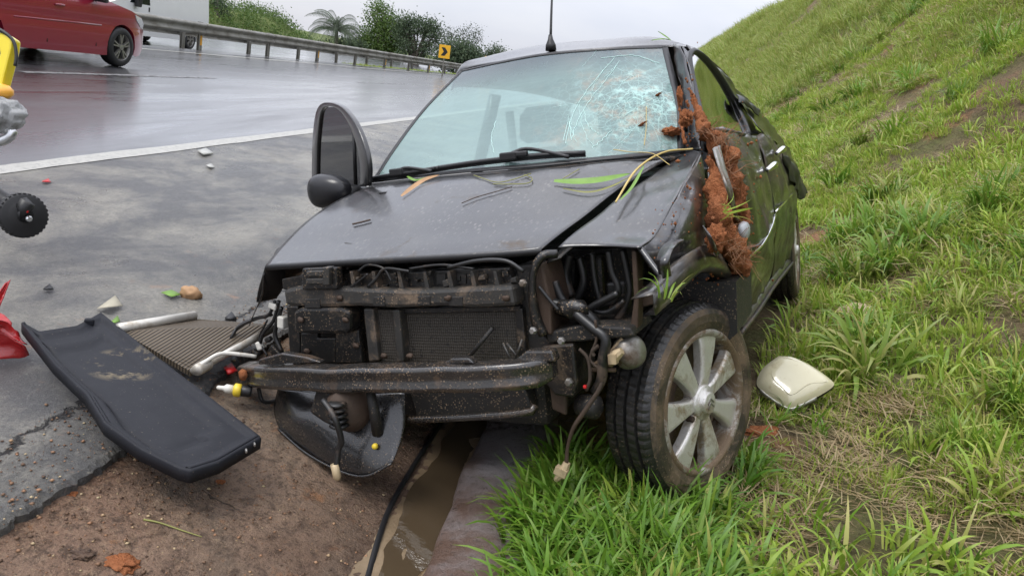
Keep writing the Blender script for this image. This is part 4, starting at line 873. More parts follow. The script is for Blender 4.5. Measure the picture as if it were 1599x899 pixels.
# bumper beam: a curved box section, oily top, mud on its face
bp = cr_spline([cY(376, 583, -.50), cY(420, 586, -.55), cY(500, 589, -.60), cY(620, 590, -.625), cY(740, 587, -.61), (cY(820, 583, -.58)), cY(868, 577, -.53)], 60); V = []
prof = [(-.036, .024), (-.030, .035), (0.018, .038), (.034, .034), (.034, -.034), (-.010, -.040), (-.030, -.036), (-.038, -.024), (-.030, -.006), (-.030, .004)]
for i, p in enumerate(bp):
    k = min(1, i/4+.55, (59-i)/4+.6)
    for a, b in prof: V.append(p+np.array([0, a*k, (b+.004*n3(p, 9))*k]))
n = len(prof)
beam = mesh('bumper_beam', V, [(i*n+j, i*n+(j+1) % n, (i+1)*n+(j+1) % n, (i+1)*n+j) for i in range(59) for j in range(n)]+[tuple(range(n))[::-1], tuple(59*n+j for j in range(n))], MA['beam'], car, True, label='bent black steel bumper beam across the nose')
bevel(beam, .004, 2, .5)
slab('beam_flange', [(404, 562), (440, 552), (478, 558), (500, 566), (404, 570)], -.585, .03, MA['beam'], beam, .004)
slab('beam_flange', [(690, 569), (704, 560), (732, 560), (740, 568)], -.62, .03, MA['beam'], beam, .004)
slab('beam_flange', [(800, 566), (822, 548), (862, 548), (868, 566)], -.56, .04, MA['beam'], beam, .006)
for px, py in ((380, 585), (427, 587)): lump('rust_spot', cY(px, py, -.575), (.016, .012, .02), MA['clay'], beam, .3, 2, 2)
# lower rail, splash pan
slab('lower_panel', [(640, 612), (820, 606), (832, 642), (652, 654)], -.40, .05, MA['dark'], car, .006)
tube('lower_rail', [cY(640, 656, -.44), cY(730, 652, -.45), cY(828, 643, -.44), cY(836, 632, -.43)], .012, MA['beam'], car, 6, 16)
# torn wheel-arch liner hanging under the far corner
lt = [cY(434, 608, -.50), cY(530, 612, -.52), cY(632, 612, -.52)]; lb = [cY(436, 668, -.58), cY(480, 706, -.62), cY(535, 735, -.64), cY(575, 742, -.64), cY(614, 722, -.62)]
LBUL = .05
ln_ = patch('arch_liner', coons(lt, lb, [lt[0], cY(428, 640, -.53), lb[0]], [lt[-1], cY(632, 670, -.56), lb[-1]], 26, 34, LBUL, lambda u, v, p: .010*n3(p, 8)), MA['liner'], car, .004, 0, label='black plastic arch liner torn loose under the far corner')
tube('liner_rim', [p+np.array([0, -.006, 0]) for p in lb], .004, MA['liner'], ln_, 6, 30)
lump('mud_patch', cY(562, 714, -.62), (.03, .012, .022), MA['clay'], ln_, .4, 3, 3)
MB().lathe([(.006, -.008), (.009, -.004), (.009, .004), (.006, .008)], cY(586, 697, -.62), (0.2, -1, .1), 10).build('yellow_cap', MA['yellow'], ln_, smooth=True)
# far hub: bare strut, disc and brake line
hb = empty('bare_hub', tuple((cY(548, 636, -.60)))); hb.parent = car; hc = np.array([0, 0, 0.])
MB().lathe([(.05, -.03), (.07, -.02), (.07, .02), (.04, .04)], hc, (.8, -.5, .1), 20).build('brake_disc', MA['rust'], hb, smooth=True)
MB().tube([(.08, 0, .06), (.085, 0, -.01), (.08, .01, -.08)], [.013, .016, .018], 12).build('strut', MA['dark'], hb, smooth=True)
MB().box((-.09, .02, -.0), (.10, .06, .11), Matrix.Rotation(.5, 3, 'Y')).build('control_arm', MA['dark'], hb, bev=.015)
b_ = MB()
for k in range(5): b_.lathe([(.022, -.006), (.030, 0), (.022, .006)], (-.0, -.06, .03-.016*k), (.1, 0, 1), 14)
b_.build('rubber_boot', MA['hose'], hb, smooth=True)
tube('brake_hose', [(-.02, -.09, .05), (.03, -.11, .01), (.035, -.10, -.06), (.02, -.10, -.09), (.012, -.11, -.14)], .009, MA['hose'], hb, 8, 24)
MB().lathe([(.012, -.02), (.012, .02), (.007, .03)], (.010, -.112, -.15), (0, .1, -1), 10).build('hose_union', MA['brass'], hb, smooth=True)
# loose wires and clips at the far corner
for P, r in (([(430, 470), (420, 492), (400, 498), (372, 512), (362, 530)], .006), ([(436, 470), (428, 500), (412, 520), (404, 545)], .007), ([(440, 480), (430, 520), (440, 548)], .008), ([(418, 500), (405, 530), (418, 556)], .004), ([(404, 606), (412, 627), (440, 624), (466, 614)], .007)):
    tube('loose_wire', [cY(x, y, -.40 if y < 560 else -.5) for x, y in P], r, MA['hose'], car, 6, 24)
for px, py, s_ in ((428, 478, .022), (442, 503, .028), (406, 540, .02), (420, 530, .018), (432, 548, .03), (400, 552, .02)): MB().box(cY(px, py, -.40), (s_, s_, s_*1.5), Matrix.Rotation(px*.1, 3, 'Y')).build('wire_plug', MA['white_plastic'] if px in (428, 442, 406) else MA['plastic'], car, bev=.005)

# ---- empty headlamp bay
hbay = empty('headlamp_bay', (0, 0, 0)); hbay.parent = car
slab('bay_back', [(838, 392), (1004, 388), (1000, 520), (850, 528)], -.18, .02, MA['dark'], hbay, 0)
tube('bay_edge', [con(870, 390, hz2)+np.array([0, 0, -.012]), cY(848, 400, -.46), cY(834, 424, -.47), cY(832, 460, -.47), cY(838, 500, -.46), cY(850, 522, -.45)], [.012, .012, .010, .012, .016, .016], MA['plastic'], hbay, 6, 30)
slab('bay_wall', [(834, 420), (846, 410), (860, 470), (862, 524), (842, 520)], -.45, .14, MA['rust'], hbay, .006)
slab('bay_post', [(986, 392), (994, 392), (998, 470), (996, 514), (984, 514), (990, 470)], -.40, .05, MA['rust'], hbay, .004)
slab('bay_shelf', [(852, 520), (905, 508), (985, 512), (992, 526), (905, 534), (855, 536)], -.44, .18, MA['dark'], hbay, .006)
slab('bay_shelf', [(862, 512), (925, 506), (930, 518), (872, 524)], -.40, .05, MA['rust'], hbay, .004)
slab('bay_block', [(905, 400), (940, 400), (944, 468), (908, 472)], -.24, .05, MA['plastic'], hbay, .012); slab('bay_block', [(945, 442), (978, 440), (980, 500), (950, 500)], -.30, .06, MA['plastic'], hbay, .008)
slab('bay_block', [(866, 410), (900, 404), (898, 450), (872, 456)], -.22, .05, MA['dark'], hbay, .012)
for P, Y_, r in (([(950, 392), (956, 425), (966, 450), (958, 470), (930, 476)], -.36, .010), ([(972, 390), (980, 425), (984, 455), (976, 480), (964, 498)], -.34, .011), ([(846, 452), (872, 486), (905, 490), (934, 474), (966, 458)], -.38, .010), ([(850, 470), (880, 478), (900, 482), (925, 498), (935, 520)], -.42, .015), ([(866, 440), (880, 470), (905, 495), (922, 500)], -.40, .012), ([(880, 470), (910, 478), (945, 488), (975, 470)], -.37, .007), ([(842, 448), (860, 470), (872, 484)], -.46, .005), ([(905, 402), (912, 440), (900, 470)], -.30, .012), ([(925, 396), (930, 440), (940, 478)], -.32, .009), ([(890, 398), (884, 430), (892, 462)], -.30, .014)):
    tube('bay_hose', [cY(x, y, Y_) for x, y in P], r, MA['hose'], hbay, 8, 28)
lump('tape_wrap', cY(893, 482, -.43), (.05, .022, .026), MA['plastic'], hbay, .25, 3, 3)
for px, py in ((878, 532), (818, 442), (834, 516)): MB().lathe([(.011, 0), (.011, .008), (.007, .014)], cY(px, py, -.50), (0, -1, 0), 6).build('bolt', MA['steel'], hbay)
slab('chassis_leg', [(806, 415), (832, 412), (842, 520), (862, 534), (866, 570), (812, 570), (806, 500)], -.43, .10, MA['dark'], car, .008)
cl = slab('crash_box', [(846, 540), (896, 536), (902, 600), (896, 622), (866, 618), (852, 600)], -.44, .16, MA['plastic'], car, .008)
slab('tow_plate', [(858, 604), (884, 610), (884, 650), (862, 640)], -.42, .02, MA['rust'], cl, .006)
MB().lathe([(.012, 0), (.012, .010), (.008, .016)], cY(890, 596, -.45), (0, -1, 0), 6).build('bolt', MA['steel'], cl)
MB().lathe([(.03, 0), (.034, .02), (.034, .06), (.02, .07)], cY(905, 632, -.36), (.9, -.2, 0), 16).build('sub_frame_bush', MA['dark'], cl, smooth=True)
# horn, plugs and cables beside the wheel
hn = MB(); hp = cY(984, 549, -.40); hn.lathe([(.012, -.03), (.035, -.026), (.048, -.012), (.048, .0), (.044, .006), (.046, .012), (.034, .026), (.012, .03)], hp, (.75, -.55, .25), 24); hn.build('horn', MA['steel'], car, smooth=True)
tube('horn_bracket', [cY(928, 570, -.42), cY(950, 555, -.43), cY(972, 528, -.42)], .006, MA['brass'], car, 6, 10)
pg = MB(); pg.tube([cY(952, 568, -.45), cY(960, 556, -.46), cY(972, 548, -.46)], [.012, .018, .010], 8); pg.box(cY(958, 560, -.47), (.022, .022, .026)); pg.build('cable_plug', MA['brass'], car)
tube('bracket_rod', [cY(924, 578, -.45), cY(962, 578, -.45)], .006, MA['steel'], car, 6)
tube('corrugated_hose', [cY(900, 490, -.44), cY(926, 512, -.46), cY(946, 530, -.47), cY(942, 560, -.47), cY(940, 590, -.46), cY(930, 612, -.44)], [.014]*6, MA['hose'], car, 8, 40)
for P, r in (([(930, 500), (932, 530), (922, 560), (934, 575), (945, 590)], .004), ([(905, 545), (918, 560), (922, 590), (916, 610)], .005), ([(935, 540), (926, 548), (928, 556)], .006)):
    tube('loose_wire', [cY(x, y, -.47) for x, y in P], r, MA['rust'], car, 6, 20)
hw = tube('hanging_cable', [cY(944, 585, -.46), cY(936, 608, -.47), cY(915, 640, -.48), cY(896, 668, -.49), cY(887, 698, -.49), cY(885, 724, -.49)], [.006, .006, .007, .006, .005, .006], MA['rust'], car, 8, 30)
pg = MB(); pg.tube([cY(886, 722, -.49), cY(880, 738, -.495), cY(868, 750, -.5)], [.010, .016, .007], 8); pg.box(cY(877, 736, -.5), (.035, .02, .022), Matrix.Rotation(.4, 3, 'Y')); pg.build('cable_plug', MA['brass'], hw)
MB().box(cY(914, 604, -.48), (.009, .009, .009)).build('red_clip', MA['red'], car, bev=.002)
slab('wing_bracket', [(1000, 448), (1044, 444), (1040, 470), (1004, 480)], -.36, .02, MA['rust'], wing, .003)
slab('inner_arch', [(1000, 440), (1150, 440), (1152, 520), (1130, 540), (1010, 560)], .02, .30, MA['dark'], wing, 0)
tube('headlamp_rim_strip', [cY(1000, 388, -.41), cY(1016, 410, -.43), cY(1036, 436, -.45), cY(1046, 446, -.45)], .009, MA['paint_black'], wing, 6, 12)

# ---- wheels
MA['alloy_mud'] = grime('mud caked rim lip', (.40, .39, .36), (.52, .50, .46), (.17, .12, .075), .38, .52, .4, 9, .4)
def wheel(loc, yaw, label, spokes=True):
    e = empty('wheel', loc); e.parent = car; e.rotation_euler = (0, 0, yaw); e['label'] = label      # axle along +x, the outer face at x = 0
    N = 210; prof = [(.215, -.012), (.222, -.002), (.245, .006), (.268, .004), (.283, -.006), (.292, -.016)]
    tr = [(.298, -.024), (.300, -.040), (.292, -.043), (.292, -.050), (.302, -.053), (.303, -.080), (.293, -.083), (.293, -.091), (.303, -.094), (.303, -.122), (.293, -.125), (.293, -.132), (.302, -.135), (.300, -.150), (.297, -.166)]
    full = prof+tr+[(.290, -.176), (.27, -.187), (.24, -.187), (.215, -.178)]; V = []; L = len(full)
    for k in range(N):
        a = 2*PI*k/N
        for j, (r, x) in enumerate(full):
            q = r
            if 5 <= j <= L-5 and ((k+(j//5)) % 3 == 0): q = r-(.0026 if 6 <= j <= 9 or j >= 17 else .0018)
            aa = a+(.03*math.sin((x+.09)*22)); V.append((x*.88, q*math.cos(aa), q*math.sin(aa)))
    Fc = [(k*L+j, k*L+j+1, ((k+1) % N)*L+j+1, ((k+1) % N)*L+j) for k in range(N) for j in range(L-1)]
    o = mesh('tyre', V, Fc, [MA['rubber'], MA['sidewall']], e); mi = [1 if (i % (L-1)) < 4 else 0 for i in range(len(Fc))]; o.data.polygons.foreach_set('material_index', mi)
    o.data.polygons.foreach_set('use_smooth', [False]*len(Fc))
    MB().lathe([(.222, -.004), (.216, .002), (.207, .001), (.200, -.008), (.196, -.03), (.19, -.10), (.212, -.175)], (0, 0, 0), (1, 0, 0), 56, False).build('rim_barrel', MA['alloy_mud'], e, smooth=True)
    MB().lathe([(.195, -.075), (.06, -.075)], (0, 0, 0), (1, 0, 0), 32, False).build('brake_backing', MA['barrel'], e, smooth=True)
    for s in range(7):
        a = 2*PI*s/7+.42; ca, sa = math.cos(a), math.sin(a); V = []
        for r, hw, x1, x0 in ((.040, .022, -.012, -.05), (.075, .022, -.006, -.042), (.125, .030, -.004, -.040), (.170, .041, -.005, -.040), (.203, .052, -.010, -.044)):
            for t, x in ((-1, x0), (-1, x1-.007), (-.72, x1), (.72, x1), (1, x1-.007), (1, x0)): V.append((x, r*ca-t*hw*sa, r*sa+t*hw*ca))
        Fc = [(i*6+j, i*6+(j+1) % 6, (i+1)*6+(j+1) % 6, (i+1)*6+j) for i in range(4) for j in range(6)]+[(5, 4, 3, 2, 1, 0), (24, 25, 26, 27, 28, 29)]
        sp = mesh('spoke', V, Fc, MA['alloy'], e, False); bevel(sp, .004, 2, .4)
    MB().lathe([(.052, -.05), (.056, -.012), (.050, -.004), (.034, .0), (.033, .010), (.029, .013), (.0005, .014)], (0, 0, 0), (1, 0, 0), 28).build('hub', MA['alloy'], e, smooth=True)
    em = MB()
    for z0 in (-.010, .004):
        for s in (-1, 1): em.hexa([(x, s*yy, z0+zz) for x in (.0135, .0165) for yy, zz in ((0, .008), (.016, -.006), (.016, -.001), (0, .013))])
    em.build('hub_emblem', MA['steel'], e)
    for s in range(4): a = 2*PI*s/4+.5; MB().lathe([(.009, -.03), (.009, -.008), (.006, -.008)], (0, .072*math.cos(a), .072*math.sin(a)), (1, 0, 0), 6).build('wheel_bolt', MA['rust'], e)
    return e
wheel(tuple(cX(1104, 629, .80)), -19.5*PI/180, 'near-side front wheel turned outward, mud on its silver spokes')
wheel((.815, 2.56, .33), .03, 'near-side rear wheel seen edge-on behind the sill')

# ---- clay and roots packed between wing and door
def clayrun(P, rad, amp, seed, par=car, nm='clay_clump'):
    Q = cr_spline(P, 60); R_ = np.interp(np.linspace(0, 1, 60), np.linspace(0, 1, len(rad)), rad); V = []; K = 26; Pn, T_, N_ = frames(Q)
    for i in range(60):
        B_ = np.cross(T_[i], N_[i])
        for j in range(K):
            a = 2*PI*j/K; d = math.cos(a)*N_[i]+math.sin(a)*B_; p = Pn[i]+d*R_[i]
            V.append(p+d*(amp*mnoise.fractal(Vector(p*24+seed), .6, 2.2, 7)))
    return mesh(nm, V, [(i*K+j, i*K+(j+1) % K, (i+1)*K+(j+1) % K, (i+1)*K+j) for i in range(59) for j in range(K)]+[tuple(range(K))[::-1], tuple(59*K+j for j in range(K))], MA['clay'], par)
c1 = clayrun([cX(1078, 138, .68), cX(1086, 165, .70), cX(1096, 190, .735), cX(1104, 214, .76)], [.007, .013, .017, .022], .012, 1.0)
c2 = clayrun([cX(1098, 200, .79), cX(1120, 222, .82), cX(1138, 252, .84), cX(1146, 290, .85), cX(1152, 328, .85), cX(1156, 350, .84)], [.014, .026, .032, .034, .028, .010], .026, 2.0)
c3 = clayrun([cX(1108, 245, .80), cX(1118, 290, .82), cX(1124, 330, .845), cX(1134, 370, .86), cX(1148, 400, .865), cX(1154, 425, .855), cX(1153, 440, .845)], [.010, .022, .026, .034, .036, .028, .008], .026, 3.0)
c1['label'] = 'thin run of orange clay down the door frame'; c2['label'] = 'thick wedge of orange clay against the front door'; c3['label'] = 'orange clay hanging over the wheel arch'
clayrun([cX(1058, 140, .635), cX(1060, 155, .645), cX(1064, 190, .67), cX(1070, 225, .70)], [.002, .004, .007, .005], .006, 4.0)
lump('clay_clump', onglass(1046, 208, .006), (.035, .025, .014), MA['clay'], car, .6, 3, 4, seed=2); lump('clay_clump', cX(1062, 150, .66), (.010, .012, .03), MA['clay'], car, .5, 3, 4, seed=3)
lump('clay_clump', cX(1072, 185, .71), (.02, .03, .025), MA['clay'], car, .5, 3, 4, seed=5); lump('clay_clump', cX(1163, 346, .87), (.02, .03, .02), MA['clay'], car, .5, 3, 3, seed=6)
cbm = MB(); r_ = random.Random(31)
for k in range(420):                                        # crumbs thrown over the panels round the clay
    q = r_.choice([(1100, 300, 22, 60, .80), (1150, 330, 16, 60, .865), (1130, 410, 22, 20, .83), (1080, 180, 10, 40, .70), (1180, 330, 12, 60, .865), (1060, 360, 22, 30, .775)])
    p = cX(q[0]+r_.gauss(0, q[2]), q[1]+r_.gauss(0, q[3]), q[4]+r_.uniform(-.02, .004)); s = .002+.006*r_.random()**3
    cbm.add([p+np.array(v)*s*np.array([r_.uniform(.5, 1.2), r_.uniform(.6, 1.4), r_.uniform(.6, 1.4)]) for v in ((1, 0, 0), (0, 1, 0), (-1, 0, 0), (0, -1, 0), (0, 0, 1), (0, 0, -1))], [(0, 1, 4), (1, 2, 4), (2, 3, 4), (3, 0, 4), (1, 0, 5), (2, 1, 5), (3, 2, 5), (0, 3, 5)])
cbm.build('clay_crumbs', MA['clay'], car, smooth=True, kind='stuff')
for px, py, a, b in ((1000, 196, .026, .004), (1026, 150, .020, .004)): lump('clay_smear', onglass(px, py, -.001), (a, .006, b), MA['clay'], ws, .7, 3.5, 4, R=np.array(Matrix.Rotation(-.5, 3, 'Y')), seed=px)
rt = MB(); r_ = random.Random(3)
for k in range(150):
    q = r_.choice([(1104, 205, .81, 18, 8), (1142, 270, .91, 14, 40), (1148, 390, .93, 12, 30), (1128, 215, .87, 18, 10), (1165, 400, .90, 8, 14)])
    p = cX(q[0]+r_.gauss(0, q[3]*.5), q[1]+r_.gauss(0, q[4]*.5), q[2]+r_.uniform(-.03, .0)); d = np.array([r_.uniform(.1, 1), r_.gauss(.3, .7), r_.gauss(.1, .6)]); d /= np.linalg.norm(d); l = r_.uniform(.025, .08)
    rt.tube([p-d*.02, p+d*l*.5+np.array([0, 0, r_.gauss(0, .008)]), p+d*l+np.array([r_.gauss(0, .01), r_.gauss(0, .01), r_.gauss(-.008, .012)])], r_.uniform(.0004, .0009), 4)
rt.build('root_fibres', simple('brown root fibre', (.20, .09, .04), .8, var=.4), car, kind='stuff')
# the door's bent edge and hinge show through the clay; a round indicator lies below
patch('bent_door_edge', coons([cX(1114, 232, .86), cX(1124, 262, .90), cX(1138, 300, .925), cX(1150, 345, .90)], [cX(1124, 228, .86), cX(1132, 262, .90), cX(1144, 300, .925), cX(1153, 345, .90)], [cX(1114, 232, .86), cX(1124, 228, .86)], [cX(1150, 345, .90), cX(1153, 345, .90)], 6, 24, .004), MA['steel'], door, .006)
MB().lathe([(.001, .012), (.026, .009), (.030, 0), (.028, -.01)], cX(1163, 360, .875), (1, -.25, .05), 20).build('side_lamp', simple('clouded lens', (.40, .42, .44), .25, var=.1), door, smooth=True)
lump('clay_clump', cX(1118, 372, .88), (.025, .03, .035), MA['clay'], car, .5, 3, 4, seed=9)
patch('torn_sheet', coons([cX(1098, 352, .86), cX(1112, 372, .90), cX(1124, 395, .88)], [cX(1108, 372, .84), cX(1114, 388, .86), cX(1120, 402, .86)], [cX(1098, 352, .86), cX(1108, 372, .84)], [cX(1124, 395, .88), cX(1120, 402, .86)], 8, 14, .006), MA['paint_black'], wing, .003)
# ================================================================== TRAFFIC
def body2d(name, outline, wfn, mat, par, cutz, cuty):
    """a car body from its side outline (y, z): both flanks follow wfn(y, z), the skin runs across between them"""
    bm = bmesh.new(); vs = [bm.verts.new((0, y, z)) for y, z in outline]; bm.faces.new(vs)
    for z in cutz: bmesh.ops.bisect_plane(bm, geom=bm.verts[:]+bm.edges[:]+bm.faces[:], plane_co=(0, 0, z), plane_no=(0, 0, 1))
    for y in cuty: bmesh.ops.bisect_plane(bm, geom=bm.verts[:]+bm.edges[:]+bm.faces[:], plane_co=(0, y, 0), plane_no=(0, 1, 0))
    bm.verts.index_update(); bm.edges.ensure_lookup_table(); P = [v.co.copy() for v in bm.verts]; FF = [[v.index for v in f.verts] for f in bm.faces]; BE = [(e.verts[0].index, e.verts[1].index) for e in bm.edges if len(e.link_faces) == 1]; bm.free()
    n = len(P); K = 9; V = []; Fc = []
    for s in np.linspace(1, -1, K):
        for p in P: V.append((wfn(p[1], p[2])*s, p[1], p[2]))
    Fc += FF+[[i+(K-1)*n for i in f][::-1] for f in FF]
    for k in range(K-1):
        for a, b in BE: Fc.append((a+k*n, b+k*n, b+(k+1)*n, a+(k+1)*n))
    o = mesh(name, V, Fc, mat, par, True); bm = bmesh.new(); bm.from_mesh(o.data); bmesh.ops.recalc_face_normals(bm, faces=bm.faces[:]); bm.to_mesh(o.data); bm.free()
    md = o.modifiers.new('e', 'EDGE_SPLIT'); md.split_angle = .7; return o
def arc(cy_, cz_, r, a0, a1, n=12): return [(cy_+r*math.cos(a), cz_+r*math.sin(a)) for a in np.linspace(a0, a1, n)]
def panel(name, P, wfn, mat, par, lift=.004, side=1):
    """a thin plate lying on a flank"""
    n = len(P); V = [((wfn(y, z)+lift)*side, y, z) for y, z in P]+[((wfn(y, z)-.01)*side, y, z) for y, z in P]
    return mesh(name, V, [tuple(range(n)), tuple(range(n, 2*n))[::-1]]+[(i, n+i, n+(i+1) % n, (i+1) % n) for i in range(n)], mat, par, False)
def roadwheel(loc, r, par, rimmat, side=1, n=5):
    e = empty('wheel', loc); e.parent = par; x = side
    MB().lathe([(r*.66, .01*x), (r*.72, .02*x), (r*.92, .015*x), (r*.98, -.01*x), (r, -.05*x), (r, -.15*x), (r*.95, -.19*x), (r*.6, -.19*x)], (0, 0, 0), (1, 0, 0), 40, False).build('tyre', MA['tyre2'], e, smooth=True)
    m = MB(); m.lathe([(r*.68, .012*x), (r*.66, .004*x), (r*.62, -.03*x), (r*.62, -.12*x)], (0, 0, 0), (1, 0, 0), 36, False); m.lathe([(r*.16, -.03*x), (r*.15, .008*x), (r*.02, .012*x)], (0, 0, 0), (1, 0, 0), 16)
    for k in range(n):
        for da in (-.17, .17):
            a = 2*PI*k/n+.3; c, s = math.cos(a+da*.3), math.sin(a+da*.3); c2, s2 = math.cos(a+da), math.sin(a+da); q = r*.035
            m.hexa([(xx, rr_*cc-t*ss*q, rr_*ss+t*cc*q) for xx in (-.035*x, .004*x) for rr_, cc, ss, t in ((r*.12, c, s, -1), (r*.12, c, s, 1), (r*.64, c2, s2, 1), (r*.64, c2, s2, -1))])
    m.build('rim', rimmat, e); MB().lathe([(r*.6, -.09*x), (r*.05, -.09*x)], (0, 0, 0), (1, 0, 0), 24, False).build('brake_disc', MA['tyre2'], e)
    return e
MA['tyre2'] = simple('road tyre', (.014, .014, .015), .6, var=.3)
MA['alu2'] = simple('grey alloy', (.30, .29, .27), .35, .6, .15)
mr_ = NT('red metallic paint'); mr_.set(Base_Color=mr_.mix(mr_.noise(3), (.22, .008, .026), (.27, .012, .034)), Roughness=.28, Coat_Weight=1., Coat_Roughness=.05); MA['redpaint'] = mr_.m
mr_ = NT('white van paint'); mr_.set(Base_Color=mr_.mix(mr_.noise(3, 5), (.66, .67, .66), (.74, .75, .74)), Roughness=.3, Coat_Weight=.5); MA['whitepaint'] = mr_.m
MA['autoglass'] = simple('car window', (.012, .016, .018), .05, var=.2); MA['lens'] = simple('clear headlamp', (.55, .56, .56), .08, var=.1); MA['line'] = simple('panel gap', (.02, .004, .005), .6)
red = empty('red_car', (-9.0, 11.48, 0), label='red hatchback driving past in the near lane, cut by the left frame edge', cat='car')
ol = [(-3.40, .28), (-3.1, .24)]+arc(-2.70, .31, .35, PI+.2, -.2, 14)+[(-2.25, .20), (-.45, .17)]+arc(0, .31, .35, PI+.4, -.32, 14)+[(.42, .17), (.62, .19), (.80, .30), (.86, .45), (.84, .58), (.76, .70), (.55, .80), (.2, .89), (-.2, .96), (-.45, 1.01), (-.8, 1.22), (-1.2, 1.40), (-1.7, 1.48), (-2.4, 1.49), (-3.0, 1.40), (-3.3, 1.15), (-3.42, .85), (-3.44, .5)]
def rw(y, z):
    a = float(np.interp(z, [.15, .3, .55, .62, .80, .95, 1.02, 1.45], [.83, .855, .865, .85, .87, .84, .80, .60])); return a*(1-.30*max(0, (y-.15)/.75)**2)*(1-.12*max(0, (-2.9-y)/.55)**2)
body2d('body', ol, rw, MA['redpaint'], red, [.25, .35, .45, .55, .59, .63, .7, .78, .86, .93, .98, 1.04, 1.15, 1.25, 1.35, 1.42], [-3.2, -2.3, -1.6, -1.0, -.45, -.1, .25, .45, .6, .72])
panel('window', [(-.55, 1.03), (-.95, 1.24), (-1.22, 1.36), (-1.55, 1.40), (-1.55, 1.0), (-.75, .985)], rw, MA['autoglass'], red); panel('window', [(-1.62, 1.0), (-1.62, 1.40), (-2.3, 1.40), (-2.6, 1.05)], rw, MA['autoglass'], red)
panel('quarter_window', [(-.32, .965), (-.50, 1.03), (-.72, .985)], rw, MA['autoglass'], red, .006)
panel('headlight', [(.30, .84), (.55, .79), (.74, .70), (.70, .62), (.52, .66), (.34, .76)], rw, MA['lens'], red, .012)
for yy in (-.62, -1.62): panel('door_gap', [(yy, .95), (yy+.012, .95), (yy+.022, .3), (yy+.01, .3)], rw, MA['line'], red, .003)
def bar(name, pts, par, mat, r=.014): return tube(name, pts, r, mat, par, 6)
bar('side_crease', [(rw(y, .62)+.004, y, .60+.03*(y+1.6)/2) for y in (-.5, -1.0, -1.6, -2.2)], red, MA['redpaint'], .012)
tube('door_handle', [(rw(-1.4, .82)+.005, -1.48, .82), (rw(-1.4, .82)+.03, -1.40, .825), (rw(-1.4, .82)+.005, -1.30, .825)], .014, MA['redpaint'], red, 6, 8)
MB().hexa([(x, y, z) for z in (.95, 1.10) for x, y in ((.84, -.72), (1.06, -.70), (1.04, -.58), (.84, -.60))]).build('door_mirror', MA['trim'], red, bev=.03)
for yy in (0, -2.70): roadwheel((.845, yy, .31), .31, red, MA['alu2']); roadwheel((-.845, yy, .31), .31, red, MA['alu2'], -1)
van = empty('white_van', (-16.5, 25.6, -.35), label='white panel van on the opposite carriageway behind the guard rails', cat='van')
vo = [(1.0, .35), (1.0, .9), (.98, 2.1), (.9, 2.25), (-2.6, 2.25), (-3.1, 2.1), (-3.75, 1.35), (-4.5, 1.1), (-4.65, .8), (-4.65, .4), (-4.4, .3)]+arc(-3.85, .33, .40, PI+.1, -.1, 10)+[(-3.4, .3), (-.45, .3)]+arc(0, .33, .40, PI+.1, -.1, 10)+[(.45, .32)]
vw = lambda y, z: float(np.interp(z, [.3, .5, 1.2, 2.1, 2.3], [.96, 1.0, 1.0, .93, .85]))*(1-.1*max(0, (-4.0-y)/.6)**2)
body2d('body', vo, vw, MA['whitepaint'], van, [.4, .6, .85, 1.1, 1.3, 1.6, 1.9, 2.1, 2.18], [-4.2, -3.4, -2.6, -1.5, -.5, .5, .9])
panel('cab_window', [(-3.45, 1.25), (-3.0, 1.75), (-2.5, 1.78), (-2.45, 1.25)], vw, MA['autoglass'], van); MB().box((1.10, -3.2, 1.32), (.16, .2, .34)).build('door_mirror', MA['trim'], van, bev=.04)
MB().box((1.0, -2.5, 1.12), (.03, .06, .14)).build('door_handle', MA['trim'], van, bev=.01); panel('side_moulding', [(-3.3, .72), (.9, .72), (.9, .82), (-3.3, .82)], vw, simple('grey moulding', (.35, .36, .36), .5), van, .012)
for yy in (-2.42, -.75): panel('door_gap', [(yy, 2.0), (yy+.015, 2.0), (yy+.015, .45), (yy, .45)], vw, MA['trim'], van, .002)
for yy in (0, -3.85): roadwheel((.93, yy, .33), .33, van, MA['alu2']); roadwheel((-.93, yy, .33), .33, van, MA['alu2'], -1)

# ================================================================== GUARD RAILS
galv = simple('weathered galvanised steel', (.21, .205, .18), .5, .3, .18, 5, dirt=(.13, .12, .095), dsc=1.6, dlo=.45, dhi=.7); MA['galv'] = galv
postm = simple('grey post', (.17, .165, .145), .7, .1, .25, 4, dirt=(.14, .13, .10)); refl = simple('orange reflector', (.75, .36, .02), .4)
def wbeam(y0, y1, x, z0, par, face=1):
    pr = [(0, .31), (.02, .30), (.075, .27), (.08, .235), (.02, .19), (.005, .155), (.02, .12), (.08, .075), (.075, .04), (.02, .01), (0, 0)]; V = []
    for y in (y0, y1):
        for o_, z in pr: V.append((x+face*o_, y, z0+z))
    n = len(pr); return solid(mesh('rail_beam', V, [(j, j+1, n+j+1, n+j) for j in range(n-1)], galv, par), .005, 0)
def rail(x, y0, n, sp, zb, label, face, reflk, z0=.44):
    e = empty('guard_rail', (x, y0, zb), label=label, cat='guard rail')
    for k in range(n):
        wbeam(k*sp+.01, (k+1)*sp+.03, (.0 if k % 2 else .006)*face, z0, e, face)
        p = MB(); y = k*sp; p.box((-.09*face, y, .33), (.018, .12, .86)); p.box((-.17*face, y, .33), (.018, .12, .86)); p.box((-.13*face, y, .33), (.08, .012, .86)); q = p.build('post', postm, e)
        if k % 2 == reflk: MB().box((-.078*face, y, .27), (.006, .085, .26)).build('reflector', refl, q)
        MB().box((-.04*face, y, .60), (.09, .10, .20)).build('spacer_block', galv, e)
    return e
rail(-11.98, 20.37-4.1*6, 20, 4.1, 0, 'nearer steel guard rail with orange reflectors along the median', 1, 0)
